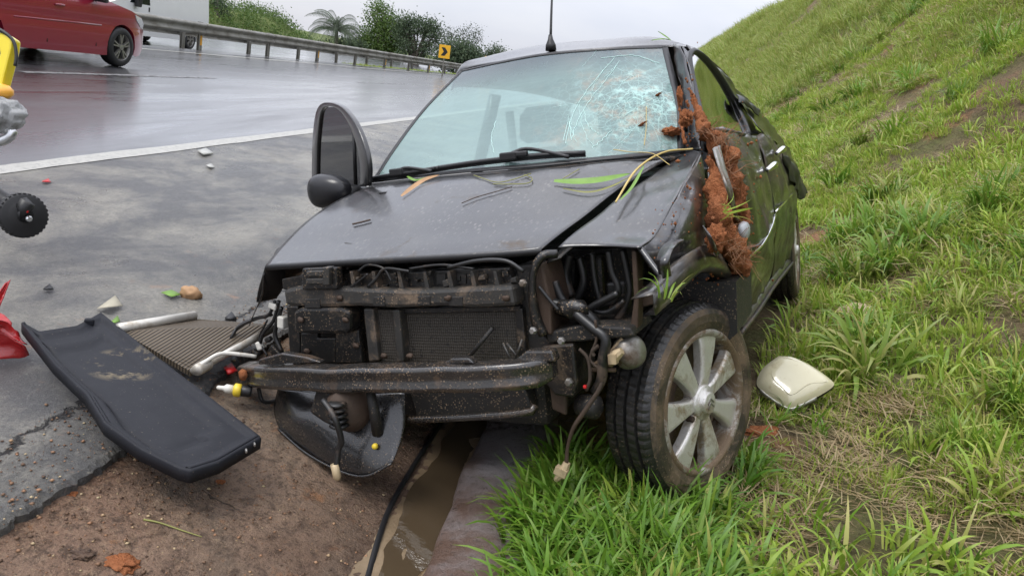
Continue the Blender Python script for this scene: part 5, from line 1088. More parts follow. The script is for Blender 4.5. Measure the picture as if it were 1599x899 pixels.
rail(-13.05, 20.85-3.9*6, 20, 3.9, -.12, 'farther steel guard rail seen behind the near one', -1, 9, .40)

# ================================================================== TREES, HILL, SIGNS
def leafmat(name, a, b):
    m = NT(name); oi = m.n('ShaderNodeNewGeometry'); c = m.mix(oi.outputs['Random Per Island'], a, b); m.set(Base_Color=c, Roughness=.6, Specular_IOR_Level=.25)
    tr = m.n('ShaderNodeBsdfTranslucent'); m.put(tr.inputs[0], c); ms = m.n('ShaderNodeMixShader'); ms.inputs[0].default_value = .3; m.l(m.b.outputs[0], ms.inputs[1]); m.l(tr.outputs[0], ms.inputs[2]); m.l(ms.outputs[0], m.out.inputs[0]); return m.m
MA['leaf1'] = leafmat('fresh leaf', (.06, .115, .028), (.13, .19, .05)); MA['leaf2'] = leafmat('dark leaf', (.055, .088, .05), (.105, .14, .075)); MA['bark'] = simple('bark', (.085, .07, .055), .9, var=.4, sc=6, bump=.4)
MA['leaf3'] = leafmat('grey green leaf', (.055, .075, .05), (.10, .12, .08))
def blobleaves(C_, n, s, seed, hollow=.35):
    """small leaf quads gathered in clumps through the volume of several ellipsoids"""
    r = np.random.default_rng(seed); V = []; Fc = []
    wts = np.array([c[1][0]*c[1][1]*c[1][2] for c in C_])**.67; wts /= wts.sum()
    for ci, (c, rad) in enumerate(C_):
        k = max(3, int(n*wts[ci]/18)); d = r.normal(size=(k, 3)); d /= np.linalg.norm(d, axis=1, keepdims=True); rr_ = (hollow+(1-hollow)*r.random(k))**.6
        cen = np.array(c)+d*rr_[:, None]*np.array(rad)
        for q in cen:
            for _ in range(18):
                p = q+r.normal(size=3)*s*1.5; a = r.normal(size=3); a /= np.linalg.norm(a); b = np.cross(a, r.normal(size=3)); b /= np.linalg.norm(b); l = s*r.uniform(.5, 1.1); o = len(V)
                V += [p-a*l*.5, p+b*l*.25, p+a*l*.5, p-b*l*.25]; Fc.append((o, o+1, o+2, o+3))
    return V, Fc
def tree(nm, base, label, blobs, n, leaf, trunk_r, s=.22, tilt=.05, cat='tree', group=None, limbs=True):
    e = empty(nm, base, label=label, cat=cat, group=group); e.rotation_euler = (0, -tilt, 0); t = MB()
    top = np.array(blobs[0][0]); t.tube(cr_spline([(0, 0, -.5), (top[0]*.2+.1, 0, top[2]*.35), (top[0]*.6, top[1]*.6, top[2]*.75)], 10), np.linspace(trunk_r, trunk_r*.5, 10), 8)
    if limbs:
        rr_ = random.Random(n)
        for c, rad in blobs:
            for k in range(5):
                a = np.array((top[0]*.3, 0, top[2]*rr_.uniform(.3, .6))); d = np.array(c)+np.array([rr_.uniform(-1, 1)*rad[i]*.75 for i in range(3)]); t.tube(cr_spline([a, (a+d)/2+np.array([0, 0, .15]), d], 8), np.linspace(trunk_r*.45, trunk_r*.10, 8), 5)
    t.build('trunk', MA['bark'], e, smooth=True); V, Fc = blobleaves(blobs, n, s, n); mesh('crown', V, Fc, leaf, e, False); return e
def base_at(px, d, zb=-1.0):
    p = dep(px, 90, d); return np.array((p[0], p[1], zb))
def loc_(px, py, d, b): return dep(px, py, d)-b
def bl(b, d, *L): return [(loc_(px, py, d, b), (rx, ry, rz)) for px, py, rx, ry, rz in L]
b = base_at(600, 75, -3); tree('leafy_tree', b, 'bright green leafy tree right of the palm', bl(b, 75, (598, 60, 1.9, 1.8, 1.7), (597, 24, 1.3, 1.2, 1.3), (615, 45, 1.3, 1.3, 1.1), (580, 62, 1.2, 1.2, 1.0), (625, 62, 1.4, 1.2, 1.3), (600, 85, 2.4, 1.6, 1.0), (575, 82, 1.2, 1.2, .9)), 12000, MA['leaf1'], .22, .30)
b = base_at(655, 72, -3); tree('spreading_tree', b, 'dark tree with bare stems left of the near chevron sign', bl(b, 72, (652, 40, 1.5, 1.2, .6), (674, 46, 1.1, 1.0, .6), (636, 48, 1.0, 1.0, .8), (684, 62, .6, .7, .6), (640, 74, .7, .8, .6), (668, 76, 1.0, .8, .6)), 6000, MA['leaf2'], .30, .28)
b = base_at(722, 66, -3); tree('dense_bush_tree', b, 'dense dark round tree behind the near chevron sign', bl(b, 66, (722, 88, 1.6, 1.2, 1.0), (705, 92, 1.1, 1.0, .7), (738, 92, .8, .9, .7)), 8000, MA['leaf2'], .15, .28)
b = base_at(730, 70, -3); tree('sparse_tree', b, 'thin half-bare tree rising over the dense round tree', bl(b, 70, (720, 58, 1.5, 1.0, .8), (742, 54, 1.1, .8, .6), (704, 62, .9, .7, .8), (752, 62, .6, .6, .5)), 1500, MA['leaf3'], .12, .20)
b = base_at(775, 80, -3); tree('small_tree', b, 'small tree just above the far edge of the car roof', bl(b, 80, (782, 88, .9, .8, .5), (765, 92, .7, .8, .4)), 2600, MA['leaf2'], .1, .26)
b = base_at(545, 72, -3); tree('understorey_shrub', b, 'dark shrubs below the palm fronds', bl(b, 72, (545, 78, 1.4, 1.0, 1.1), (510, 82, 1.1, 1.0, .7), (560, 85, 1.0, 1.0, .9), (530, 88, 1.6, 1.0, .6)), 6000, MA['leaf2'], .1, .28, cat='shrub')
b = base_at(470, 85, -3); tree('roadside_shrub', b, 'low green scrub between hillside and palm', bl(b, 85, (460, 62, 1.2, 1, .5), (480, 66, 1.2, 1, .4), (440, 58, 1.0, 1.0, .4)), 1600, MA['leaf1'], .06, .22, cat='shrub')
# palm
b = base_at(525, 70, -4); pe = empty('palm_tree', b, label='palm with drooping fronds behind the guard rail', cat='palm'); ct = loc_(526, 50, 70, b)
tube('trunk', [(0, 0, -.5), ct*.5+np.array([.1, 0, 0]), ct], [.24, .2, .17], MA['bark'], pe, 10, 14); r_ = random.Random(4)
for k in range(34):
    a = 2*PI*k/34*3+r_.uniform(-.15, .15); up = r_.uniform(.25, 1.5); L = r_.uniform(2.9, 4.0); d = np.array((math.cos(a), math.sin(a), 0)); p = ct.copy(); ang = up; P = [p]
    for s in range(12): p = p+(d*math.cos(ang)+np.array([0, 0, math.sin(ang)]))*L/12; ang -= .165; P.append(p)
    m = MB(); m.tube(P, np.linspace(.035, .008, 13), 4); sd_ = np.array((-d[1], d[0], 0))
    for s in range(2, 25):
        f = s/24*12; i = min(11, int(f)); q = P[i]+(P[i+1]-P[i])*(f-i); l = .85*math.sin(PI*(.12+.85*s/25)); tn = (P[i+1]-P[i]); tn /= np.linalg.norm(tn)
        for sg in (-1, 1):
            e_ = q+sd_*sg*l*.62+tn*l*.45+np.array([0, 0, -l*.55]); o = len(m.V); m.add([q-tn*.035, q+tn*.035, e_], [(0, 1, 2)])
    m.build('frond', MA['leaf3'] if k % 2 else MA['leaf2'], pe)
# green hillside beyond the van, with a tree on top
xs = np.linspace(-75, -26, 60); ys = np.linspace(52, 120, 60)
def hillz(x, y):
    u_ = np.clip((-x-29.5)/9, 0, 1); return -4+5.2*u_*u_*(3-2*u_)*np.clip((92-y)/12, 0, 1)*np.clip((y-56)/6, 0, 1)+.5*fbm(x*.25, y*.25, 7, 4)
sheet('hill', xs, ys, hillz, MA['field'])
V, Fc = [], []; r = np.random.default_rng(8); x = r.uniform(-62, -30, 4200); y = r.uniform(57, 88, 4200); z = hillz(x, y); C_ = [((a, b_, c+.25), (.5, .5, .4)) for a, b_, c in zip(x[:1500], y[:1500], z[:1500])]
V, Fc = blobleaves(C_, 18*3*1500, .26, 5); tag(mesh('hill_scrub', V, Fc, MA['leaf1'], None, False), 'green scrub covering the hillside beyond the van', 'scrub', None, 'stuff')
b = base_at(342, 66, -1); tree('hilltop_tree', b, 'dark tree at the top of the hillside beside the van', bl(b, 66, (342, 8, 1.1, 1.0, 1.3), (335, -10, 1.2, 1, 1.2), (350, 18, .8, .8, .7)), 2600, MA['leaf2'], .14, .2)
ysg = simple('yellow sign face', (.80, .42, .015), .45, var=.05); bsg = simple('black sign paint', (.012, .012, .012), .5)
def chevron(px, py, d, lab, sz):
    c = dep(px, py, d); e = empty('chevron_sign', (c[0], c[1], -.3), label=lab, cat='road sign', group='curve chevron signs'); yaw = math.atan2(-c[0], c[1]); e.rotation_euler = (0, -.05, yaw*.75); h_ = c[2]+.3
    MB().box((0, 0, h_), (sz, .012, sz*1.15)).build('sign_plate', ysg, e, bev=.004); MB().box((0, .04, h_*.5-.3), (.07, .06, h_+.6)).build('post', postm, e)
    m = MB(); s = sz/2
    for g in (1, -1): m.hexa([(x, y, z*g) for y in (-.010, -.006) for x, z in ((-.15*s, 0), (-.62*s, .72*s), (.05*s, .72*s), (.58*s, 0))])
    q = m.build('chevron_arrow', bsg, e); q.location = (0, 0, h_)
chevron(697, 82, 40, 'yellow chevron sign fully visible above the guard rail', .60); chevron(766, 99, 52, 'yellow chevron sign half hidden by the car roof', .70)
# ================================================================== THINGS LYING ABOUT
# ---- parcel shelf
ts = NT('black felt shelf'); f = ts.ramp(ts.noise(9, 7, .7), (.52, 0), (.62, 1)); vm = ts.n('ShaderNodeVectorMath', operation='DISTANCE'); ts.l(ts.tc.outputs['Object'], vm.inputs[0])
p0 = gz(197, 590, .04); vm.inputs[1].default_value = (float(p0[0]), float(p0[1]), .04); nr = ts.n('ShaderNodeMapRange'); ts.l(vm.outputs['Value'], nr.inputs[0]); nr.inputs[1].default_value = .03; nr.inputs[2].default_value = .13; nr.inputs[3].default_value = 1; nr.inputs[4].default_value = 0
c = ts.mix(ts.noise(20, 4), (.012, .013, .017), (.022, .023, .028)); c = ts.mix(ts.math('MULTIPLY', ts.math('MULTIPLY', f, nr.outputs[0]), 1.6, clamp=True), c, (.26, .21, .13)); c = ts.mix(ts.ramp(ts.noise(190, 2), (.70, 0), (.74, .6)), c, (.2, .17, .13))
ts.set(Base_Color=c, Roughness=.6, Specular_IOR_Level=.2); ts.bump(ts.noise(500, 2), .15, .002); MA['felt'] = ts.m
tl = [gz(36, 512, .10), gz(88, 576, .09), gz(138, 622, .085), gz(165, 668, .08), gz(220, 708, .075), gz(280, 738, .06)]; tr_ = [gz(158, 497, .10), gz(240, 563, .09), gz(330, 632, .075), gz(404, 690, .06)]
tt = [tl[0], gz(62, 527, .10), gz(120, 518, .10), tr_[0]]; tb = [tl[-1], gz(296, 742, .06), gz(340, 728, .06), tr_[-1]]
tt = poly_lin(tt, 44); G = coons(tt, tb, tl, tr_, 60, 44, lin=True)
for i in range(60):
    for j in range(44):
        u, v = i/59, j/43; d = min(u*1.1, 1-u, v*.55, (1-v)*.55); rim = 1-min(1, d/.03); G[i, j, 2] += .016*rim**.7-.012*max(0, min(1, (min(u-.10, .88-u)*1.1)/.04))*max(0, min(1, min(v-.16, .84-v)*.55/.03))-.014*math.exp(-((u-.87)/.02)**2)*(1 if .3 < v < .62 else 0)-.010*math.exp(-((v-.20)/.05)**2)*(1 if .1 < u < .85 else 0)
shelf = empty('parcel_shelf', (0, 0, 0), label='black moulded parcel shelf lying on the asphalt edge, muddy in the middle', cat='parcel shelf')
patch('shelf_panel', G, MA['felt'], shelf, .006, -1)
ring = [G[0, j] for j in range(44)]+[G[i, -1] for i in range(1, 60)]+[G[-1, j] for j in range(42, -1, -1)]+[G[i, 0] for i in range(58, 0, -1)]; V = []
cen = np.mean(ring, axis=0)
for p in ring:
    q = p+(p-cen)/np.linalg.norm(p-cen)*.006; V += [p+np.array([0, 0, .002]), q+np.array([0, 0, -.004]), q+np.array([0, 0, -.034])]
n = len(ring); o = mesh('skirt', V, [(i*3+j, i*3+j+1, ((i+1) % n)*3+j+1, ((i+1) % n)*3+j) for i in range(n) for j in range(2)], MA['felt'], shelf); solid(o, .004, 0)
for px, py in ((140, 503),): MB().box(gz(px, py, .118), (.03, .02, .025), Matrix.Rotation(.6, 3, 'Z')).build('hinge_lug', MA['felt'], shelf, bev=.006)
for px, py in ((145, 503), (398, 694), (385, 704)): MB().box(gz(px, py, .11 if py < 600 else .07), (.006, .014, .010), Matrix.Rotation(.6, 3, 'Z')).build('hinge_pin', MA['steel'], shelf, bev=.003)

# ---- torn-off condenser
cn = empty('condenser', (0, 0, 0), label='torn-off condenser with a pale header pipe, lying behind the parcel shelf', cat='condenser')
cm_ = NT('condenser fins'); u_ = gz(430, 512, .06)-gz(300, 578, .05); un = np.array([-u_[1], u_[0]]); un /= np.linalg.norm(un); X, Y, Z = cm_.xyz()
ww = cm_.math('SINE', cm_.math('ADD', cm_.math('MULTIPLY', X, float(un[0])*520), cm_.math('MULTIPLY', Y, float(un[1])*520))); cc = cm_.mix(cm_.noise(9, 6, .7), (.10, .075, .05), (.20, .16, .11)); cc = cm_.mix(cm_.ramp(ww, (.1, .8), (.5, 0)), cc, (.03, .024, .018)); cm_.set(Base_Color=cc, Roughness=.55, Metallic=.2); cm_.bump(ww, .6, .004); MA['fins'] = cm_.m
A_, B_, C2, D_ = gz(188, 517, .10), gz(306, 498, .07), gz(432, 508, .10), gz(298, 580, .045)
mesh('fin_core', [A_, B_, C2, D_]+[p-np.array([0, 0, .018]) for p in (A_, B_, C2, D_)], [(0, 3, 2, 1), (4, 5, 6, 7), (0, 1, 5, 4), (1, 2, 6, 5), (2, 3, 7, 6), (3, 0, 4, 7)], MA['fins'], cn, False)
N_ = 26
for k in range(1, N_):
    t = k/N_; a = A_+(B_-A_)*t; b = D_+(C2-D_)*t; tube('flat_tube', [a+np.array([0, 0, .001]), b+np.array([0, 0, .001])], .0013, MA['fins'], cn, 4)
pipem = simple('dirty aluminium pipe', (.52, .50, .45), .4, .4, .15, 12, dirt=(.24, .19, .13), dlo=.5, dhi=.66)
tube('header_pipe', [gz(186, 513, .11), gz(304, 493, .085)], .017, pipem, cn, 14); tube('header_pipe', [gz(302, 580, .05), gz(366, 546, .07), gz(430, 512, .11)], .013, pipem, cn, 10)
MB().lathe([(.018, -.03), (.02, -.02), (.02, .03), (.014, .04)], gz(316, 574, .06), (gz(366, 546, .06)-gz(302, 580, .06)), 12).build('header_end', pipem, cn, smooth=True)
tube('feed_pipe', [gz(314, 570, .075), gz(336, 556, .085), (gz(352, 552, .085)), gz(380, 554, .08), gz(400, 557, .07)], .007, MA['white_plastic'], cn, 8, 20)
tube('loose_cable', [gz(360, 530, .08), gz(372, 510, .12), gz(395, 498, .14), gz(425, 492, .20)], .005, MA['hose'], cn, 6, 16)
# ---- small bits
def bit(nm, px, py, z, size, mat, label, cat, rz=0., amp=.3, grp=None):
    p = gz(px, py, z) if py < 760 or px < 560 else onland(px, py); o = lump(nm, (0, 0, 0), size, mat, None, amp, 2.2, 3, seed=px*.01); o.location = tuple(p+np.array([0, 0, size[2]*.6])); o.rotation_euler = (0, 0, rz); return tag(o, label, cat, grp)
bu = empty('lamp_bulb', gz(370, 618, -.01), 1.9, 'loose lamp bulb with black base and yellow collar below the bumper beam end', 'lamp bulb')
MB().lathe([(.016, -.045), (.018, -.04), (.018, -.015), (.014, -.012)], (0, 0, .02), (0, 1, .05), 14).build('base', MA['trim'], bu, smooth=True); MB().lathe([(.014, -.014), (.022, -.01), (.022, .008), (.014, .012)], (0, 0, .02), (0, 1, .05), 14).build('collar', MA['yellow'], bu, smooth=True); MB().lathe([(.014, .012), (.015, .035), (.008, .042), (.007, .06), (.003, .064)], (0, 0, .02), (0, 1, .05), 12).build('plug', MA['white_plastic'], bu, smooth=True)
def scrap(nm, P, z, mat, label, cat, th=.003, bend=.01):
    Q = [gz(px, py, z) for px, py in P]; c = np.mean(Q, axis=0); V = []; n = len(Q)
    V = [q-c+np.array([0, 0, bend*(k % 2)]) for k, q in enumerate(Q)]+[np.array([0, 0, bend*.4])]; o = mesh(nm, V, [(k, (k+1) % n, n) for k in range(n)], mat); o.location = tuple(c); solid(o, th, 0); return tag(o, label, cat)
cream = simple('cream card', (.36, .33, .25), .7, var=.2, sc=30); pale = simple('pale plastic shard', (.36, .36, .33), .4, var=.15); greenl = simple('fresh green leaf', (.13, .25, .03), .5, var=.3, sc=30); brownl = simple('dry brown leaf', (.34, .20, .10), .7, var=.3, sc=40)
scrap('card_scrap', [(152, 482), (180, 469), (192, 478), (168, 488)], .012, cream, 'cream scrap of card on the asphalt behind the parcel shelf', 'scrap', .002, .02)
scrap('fallen_leaf', [(252, 457), (268, 455), (284, 460), (268, 466)], .01, greenl, 'green leaf blade beside the brown clod on the shoulder', 'leaf', .002, .006)
bit('dirt_clod', 298, 464, 0, (.045, .03, .03), brownl, 'pale brown clod lying on the shoulder by a green leaf', 'clod')
scrap('fallen_leaf', [(172, 505), (184, 497), (188, 502), (178, 509)], .01, greenl, 'green leaf at the corner of the parcel shelf', 'leaf')
scrap('plastic_shard', [(309, 236), (322, 234), (334, 240), (318, 244)], .015, pale, 'larger pale shard near the white edge line', 'shard', .01); scrap('plastic_shard', [(322, 259), (330, 258), (336, 262), (328, 264)], .01, pale, 'smaller pale shard nearer than the larger one by the line', 'shard', .006)
scrap('plastic_shard', [(66, 284), (76, 282), (80, 285), (70, 287)], .008, MA['red'], 'small red shard on the shoulder above the caster wheel', 'shard', .005); scrap('plastic_shard', [(350, 575), (362, 572), (370, 580), (356, 588)], .01, MA['red'], 'red lens shard beside the condenser', 'shard', .008)
scrap('plastic_shard', [(68, 452), (78, 448), (84, 452), (74, 456)], .01, MA['trim'], 'small black shard on the shoulder left of the card', 'shard', .006); scrap('plastic_shard', [(352, 498), (362, 492), (370, 500), (358, 503)], .02, MA['trim'], 'black chip behind the condenser', 'shard', .012)
# silt skid on the shoulder, wet
# ---- black rubber strip in the gutter
sp_ = [(566, 935), (578, 890), (592, 840), (608, 796), (632, 752), (660, 706), (688, 664), (712, 630)]; Q = []
for px, py in sp_:
    d = ray(px, py); t = 1.0
    while True:
        p = CAM+d*t
        if p[2] < float(gutz(np.array(p[0]), np.array(p[1])))+.006 or t > 4: break
        t += .004
    Q.append(p)
Q = cr_spline(Q, 50); V = []
for i, p in enumerate(Q):
    t_ = Q[min(49, i+1)]-Q[max(0, i-1)]; s_ = np.array([-t_[1], t_[0], 0]); s_ /= np.linalg.norm(s_)
    V += [p-s_*.0085, p-s_*.007+np.array([0, 0, .008]), p+s_*.007+np.array([0, 0, .008]), p+s_*.0085]
tag(mesh('rubber_strip', V, gridfaces(50, 4), MA['trim']), 'long black rubber strip lying along the muddy gutter', 'rubber strip')
# ---- headlamp in the grass
gl_ = onland(1240, 640); c0 = dep(1240, 602, float((M.T @ (gl_-CAM))[2])-.03); nn = np.array([-.25, -.62, .74]); nn /= np.linalg.norm(nn)
def onp(px, py, off=0.):
    d = ray(px, py); t = (nn @ (c0-CAM))/(nn @ d); return CAM+d*t+nn*off
ol = [(1217, 556), (1240, 558), (1272, 574), (1300, 595), (1301, 604), (1280, 618), (1252, 632), (1234, 638), (1214, 628), (1192, 612), (1182, 600), (1188, 580), (1202, 566)]
hl = empty('headlamp_unit', onland(1240, 655), label='torn-off yellowed headlamp lying in the grass beside the front wheel', cat='headlamp'); hb0 = np.array(hl.location)
rim = cr_spline([onp(*p) for p in ol+[ol[0]]], 61)[:-1]; cc = np.mean(rim, axis=0); V = []; NR = 12
for k in range(NR):
    t = 1-k/NR; hgt = .034*(1-t**5)
    for p in rim: V.append(cc+(p-cc)*t+nn*hgt-hb0)
V.append(cc+nn*.034-hb0); n = len(rim); Fc = [(k*n+j, k*n+(j+1) % n, (k+1)*n+(j+1) % n, (k+1)*n+j) for k in range(NR-1) for j in range(n)]+[((NR-1)*n+j, (NR-1)*n+(j+1) % n, NR*n) for j in range(n)]
lm = NT('yellowed polycarbonate'); lm.set(Base_Color=lm.mix(lm.ramp(lm.noise(14, 6, .7), (.56, 0), (.72, .7)), lm.mix(lm.noise(6, 4), (.44, .40, .25), (.56, .53, .38)), (.22, .16, .09)), Roughness=.16, Coat_Weight=.7, Subsurface_Weight=.0); lm.bump(lm.noise(8, 3), .1, .01); MA['lamp'] = lm.m
lens = mesh('lens', V, Fc, MA['lamp'], hl)
il = [(1212, 566), (1236, 566), (1290, 597), (1262, 606), (1236, 622), (1222, 612), (1206, 594)]
def onlens(px, py):
    v = onp(px, py)-cc; l = np.linalg.norm(v); cs = [((q-cc) @ v)/np.linalg.norm(q-cc)/l for q in rim]; t = min(.97, l/np.linalg.norm(rim[int(np.argmax(cs))]-cc))
    return cc+v+nn*.034*(1-t**5)-hb0
tube('lens_ridge', [onlens(*p) for p in il+[il[0]]], .0022, MA['lamp'], lens, 6, 60)
V = []
for k, (t, dpt) in enumerate(((1.0, 0), (1.015, -.012), (.97, -.03), (.80, -.075), (.5, -.10))):
    for p in rim: V.append(cc+(p-cc)*t+nn*dpt-hb0)
mesh('housing', V, [(k*n+j, k*n+(j+1) % n, (k+1)*n+(j+1) % n, (k+1)*n+j) for k in range(4) for j in range(n)]+[tuple(4*n+j for j in range(n))], MA['trim'], hl)
bk = simple('bright reflector edge', (.62, .62, .60), .25, .5, .15, 30, dirt=(.2, .15, .1)); lo_e = [rim[i] for i in range(26, 46)]; patch('chrome_edge', np.stack([[cc+(p-cc)*1.0+nn*.003-hb0 for p in lo_e], [cc+(p-cc)*1.02-nn*.022-hb0 for p in lo_e]]), bk, hl, .003)
MB().box(onp(1268, 640)-nn*.07-hb0, (.10, .04, .05), Matrix.Rotation(.3, 3, 'Z')).build('adjuster_block', MA['plastic_grey'], hl, bev=.008); MB().box(onp(1222, 655)-nn*.05-hb0, (.03, .03, .07)).build('mount_tab', MA['trim'], hl, bev=.006)
# ---- clay slab, stone, litter in the grass
def rock(nm, px, py, size, mat, label, cat, rz=0, seed=1):
    p = onland(px, py); o = lump(nm, (0, 0, 0), size, mat, None, .35, 1.8, 4, seed=seed); o.location = tuple(p+np.array([0, 0, size[2]*.3])); o.rotation_euler = (0, -.1, rz); return tag(o, label, cat)
rock('clay_lump', 1190, 676, (.07, .035, .016), MA['clay'], 'flat piece of orange clay on the soil behind the front wheel', 'clay', .4)
rock('flat_stone', 1352, 490, (.14, .10, .03), simple('pale dry mud stone', (.36, .28, .18), .9, var=.25, sc=12, bump=.5), 'flat pale stone half buried in the grass beyond the headlamp', 'stone', .3, 4)
# ---- gravel and clods on the gutter floor
me_ = MB(); r_ = random.Random(12)
def peb(x, y, s):
    z = float(gutz(np.array(x), np.array(y))) if x > -1.14 else 0.; bm = []; a = r_.uniform(0, 6.28)
    V = [np.array(v)*s*np.array([r_.uniform(.6, 1.2), r_.uniform(.6, 1.2), r_.uniform(.4, .8)]) for v in ((1, 0, 0), (0, 1, 0), (-1, 0, 0), (0, -1, 0), (0, 0, 1), (0, 0, -1))]; R_ = np.array(Matrix.Rotation(a, 3, 'Z'))
    return [R_ @ v+np.array([x, y, z+s*.25]) for v in V], [(0, 1, 4), (1, 2, 4), (2, 3, 4), (3, 0, 4), (1, 0, 5), (2, 1, 5), (3, 2, 5), (0, 3, 5)]
for k in range(5200):
    x = r_.uniform(-1.4, -.42) if r_.random() < .8 else r_.gauss(-1.12, .12); y = r_.uniform(.9, 3.0); s = .0018+.0060*r_.random()**4
    if x < -1.5: continue
    me_.add(*peb(x, y, s))
gm = NT('mixed grit'); g_ = gm.n('ShaderNodeNewGeometry'); gm.set(Base_Color=gm.ramp(g_.outputs['Random Per Island'], (0, (.07, .04, .025)), (.5, (.16, .09, .05)), (.78, (.28, .15, .08)), (1, (.42, .34, .20))), Roughness=.7); MA['grit'] = gm.m
tag(me_.build('gravel', MA['grit'], smooth=True), 'fine brown grit strewn over the gutter and asphalt edge', 'gravel', None, 'stuff')
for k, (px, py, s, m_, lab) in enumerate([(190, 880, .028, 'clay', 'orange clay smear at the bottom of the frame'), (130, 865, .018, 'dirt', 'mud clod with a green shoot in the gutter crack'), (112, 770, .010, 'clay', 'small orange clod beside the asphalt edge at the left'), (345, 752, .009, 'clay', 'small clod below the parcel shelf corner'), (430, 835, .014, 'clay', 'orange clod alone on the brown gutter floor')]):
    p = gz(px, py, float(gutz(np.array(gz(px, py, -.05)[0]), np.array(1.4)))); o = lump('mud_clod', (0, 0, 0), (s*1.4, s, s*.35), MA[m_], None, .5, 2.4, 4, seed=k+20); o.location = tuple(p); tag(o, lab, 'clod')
def gutp(px, py, off=.004):
    d = ray(px, py); t = .9
    while t < 6:
        p = CAM+d*t; g_z = float(gutz(np.array(p[0]), np.array(p[1])))
        if p[2] < g_z+off: return p
        t += .003
    return p
def blade(nm, Q, wd, mat, label, cat='grass blade', par=None, lift=0., up=None):
    """one long leaf laid along the points Q"""
    Q = cr_spline(Q, 22); V = []
    for i, p in enumerate(Q):
        t_ = Q[min(21, i+1)]-Q[max(0, i-1)]; u0 = np.array([0, 0, 1.]) if up is None else up; s_ = np.cross(t_, u0); s_ /= np.linalg.norm(s_)+1e-9; w_ = wd*(math.sin(PI*min(1, .08+.92*i/21))**.6)*.5
        V += [p-s_*w_+u0*.0015, p-u0*.001, p+s_*w_+u0*.0015]
    return tag(mesh(nm, V, gridfaces(22, 3), mat), label, cat)
stem = simple('olive stem', (.22, .22, .06), .6, var=.3); straw = simple('yellow straw', (.50, .38, .13), .6, var=.25)
tag(tube('twig', [gutp(225, 811), gutp(250, 816), gutp(285, 828), gutp(316, 838)], [.0030, .0022, .0018, .0012], stem, None, 5, 20), 'thin olive grass stem lying on the brown gutter floor', 'grass stem')
# ---- leaves and stems on the bonnet
HG = GH.reshape(-1, 3); HQ = (HG @ RW.T+TW-CAM) @ M; HQ = np.stack([800+F*HQ[:, 0]/HQ[:, 2], 450+F*HQ[:, 1]/HQ[:, 2]], -1)
def onh(px, py, up_=.006):
    d = np.linalg.norm(HQ-np.array([px, py]), axis=1); k = np.argsort(d)[:4]
    if d[k[0]] > 9: return c2w(con(px, py, lambda X, Y: hz(X, Y)+up_))
    w_ = 1/(d[k]+.05); w_ /= w_.sum(); return c2w((HG[k]*w_[:, None]).sum(0)+np.array([0, 0, .003+up_*.6]))
NUP = RW @ np.array([.25, -.7, .8]); NUP /= np.linalg.norm(NUP)
blade('fallen_leaf', [onh(866, 288, .012), onh(900, 290, .016), onh(940, 288, .02), onh(985, 280, .022)], .026, greenl, 'broad bright green leaf across the right of the bonnet', up=NUP)
blade('fallen_leaf', [onh(880, 300, .008), onh(920, 304, .008), onh(955, 296, .010), onh(990, 285, .012)], .007, stem, 'narrow dark grass leaf just below the broad green one', up=NUP)
blade('fallen_leaf', [onh(970, 312, .02), onh(988, 292, .024), onh(1010, 272, .03)], .010, greenl, 'short green leaf across the bonnet gap', up=NUP)
tag(tube('twig', [onh(962, 316, .02), onh(1000, 282, .035), onh(1040, 254, .04), c2w(cX(1082, 233, .74))], [.003, .004, .004, .003], straw, None, 5, 24), 'long straw-coloured stem running from bonnet gap to pillar foot', 'grass stem')
tag(tube('twig', [onh(1046, 258, .03), onh(1020, 246, .03), onh(985, 238, .05), onh(958, 234, .06)], .0014, straw, None, 4, 16), 'thin straw fanned out at the windscreen corner', 'grass stem')
blade('fallen_leaf', [onh(628, 310, .006), onh(645, 298, .010), onh(665, 286, .014), onh(688, 279, .016)], .022, brownl, 'curled brown dry leaf left of centre on the bonnet', 'leaf', up=NUP)
blade('fallen_leaf', [onh(637, 281, .02), onh(650, 286, .012), (onh(668, 282, .012))], .012, greenl, 'small green leaf under the left wiper', up=NUP)
for k, (P, lab) in enumerate((([(770, 291), (795, 292), (825, 290), (832, 283), (820, 277)], 'looped green stem in the middle of the bonnet rear'), ([(740, 277), (775, 288), (800, 284), (830, 274)], 'thin green stem crossing below the long wiper'), ([(722, 321), (745, 312), (775, 303), (800, 295)], 'dark twig lying on the middle of the bonnet'), ([(552, 353), (566, 350), (580, 347)], 'short brown twig on the left of the bonnet'), ([(880, 283), (895, 274), (905, 268)], 'tiny bent stem above the broad green leaf'))):
    tag(tube('twig', [onh(x, y, .006) for x, y in P], .0016 if k != 3 else .003, [stem, stem, MA['rust'], MA['rust'], stem][k], None, 4, 20), lab, 'grass stem')
tag(tube('twig', [c2w(onglass(1009, 170, .01)), c2w(onglass(1008, 205, .015)), c2w(onglass(1005, 235, .02))], .0013, straw, None, 4, 12), 'pale straw hanging down the right of the windscreen', 'grass stem')
for P, lab in (([(1018, 64), (1034, 62), (1046, 63)], 'green leaf lying along the roof front edge'), ([(1048, 64), (1040, 58), (1028, 50)], 'green leaf sticking up over the roof corner')): blade('fallen_leaf', [c2w(cY(x, y, .90)) for x, y in P], .007, greenl, lab, up=NUP)
tf = c2w(cX(1042, 464, .84)); tfo = bpy.data.objects.new('grass_tuft', SRC[5]); COL.objects.link(tfo); tfo.location = tuple(tf); tfo.scale = (.55,)*3; tag(tfo, 'torn grass tuft caught on the front wing bracket', 'grass tuft')
tfo = bpy.data.objects.new('grass_tuft', SRC[6]); COL.objects.link(tfo); tfo.location = tuple(c2w(cX(1136, 330, .93))); tfo.scale = (.5,)*3; tfo.rotation_euler = (0, 1.2, .5); tag(tfo, 'torn grass tuft stuck in the orange clay', 'grass tuft')

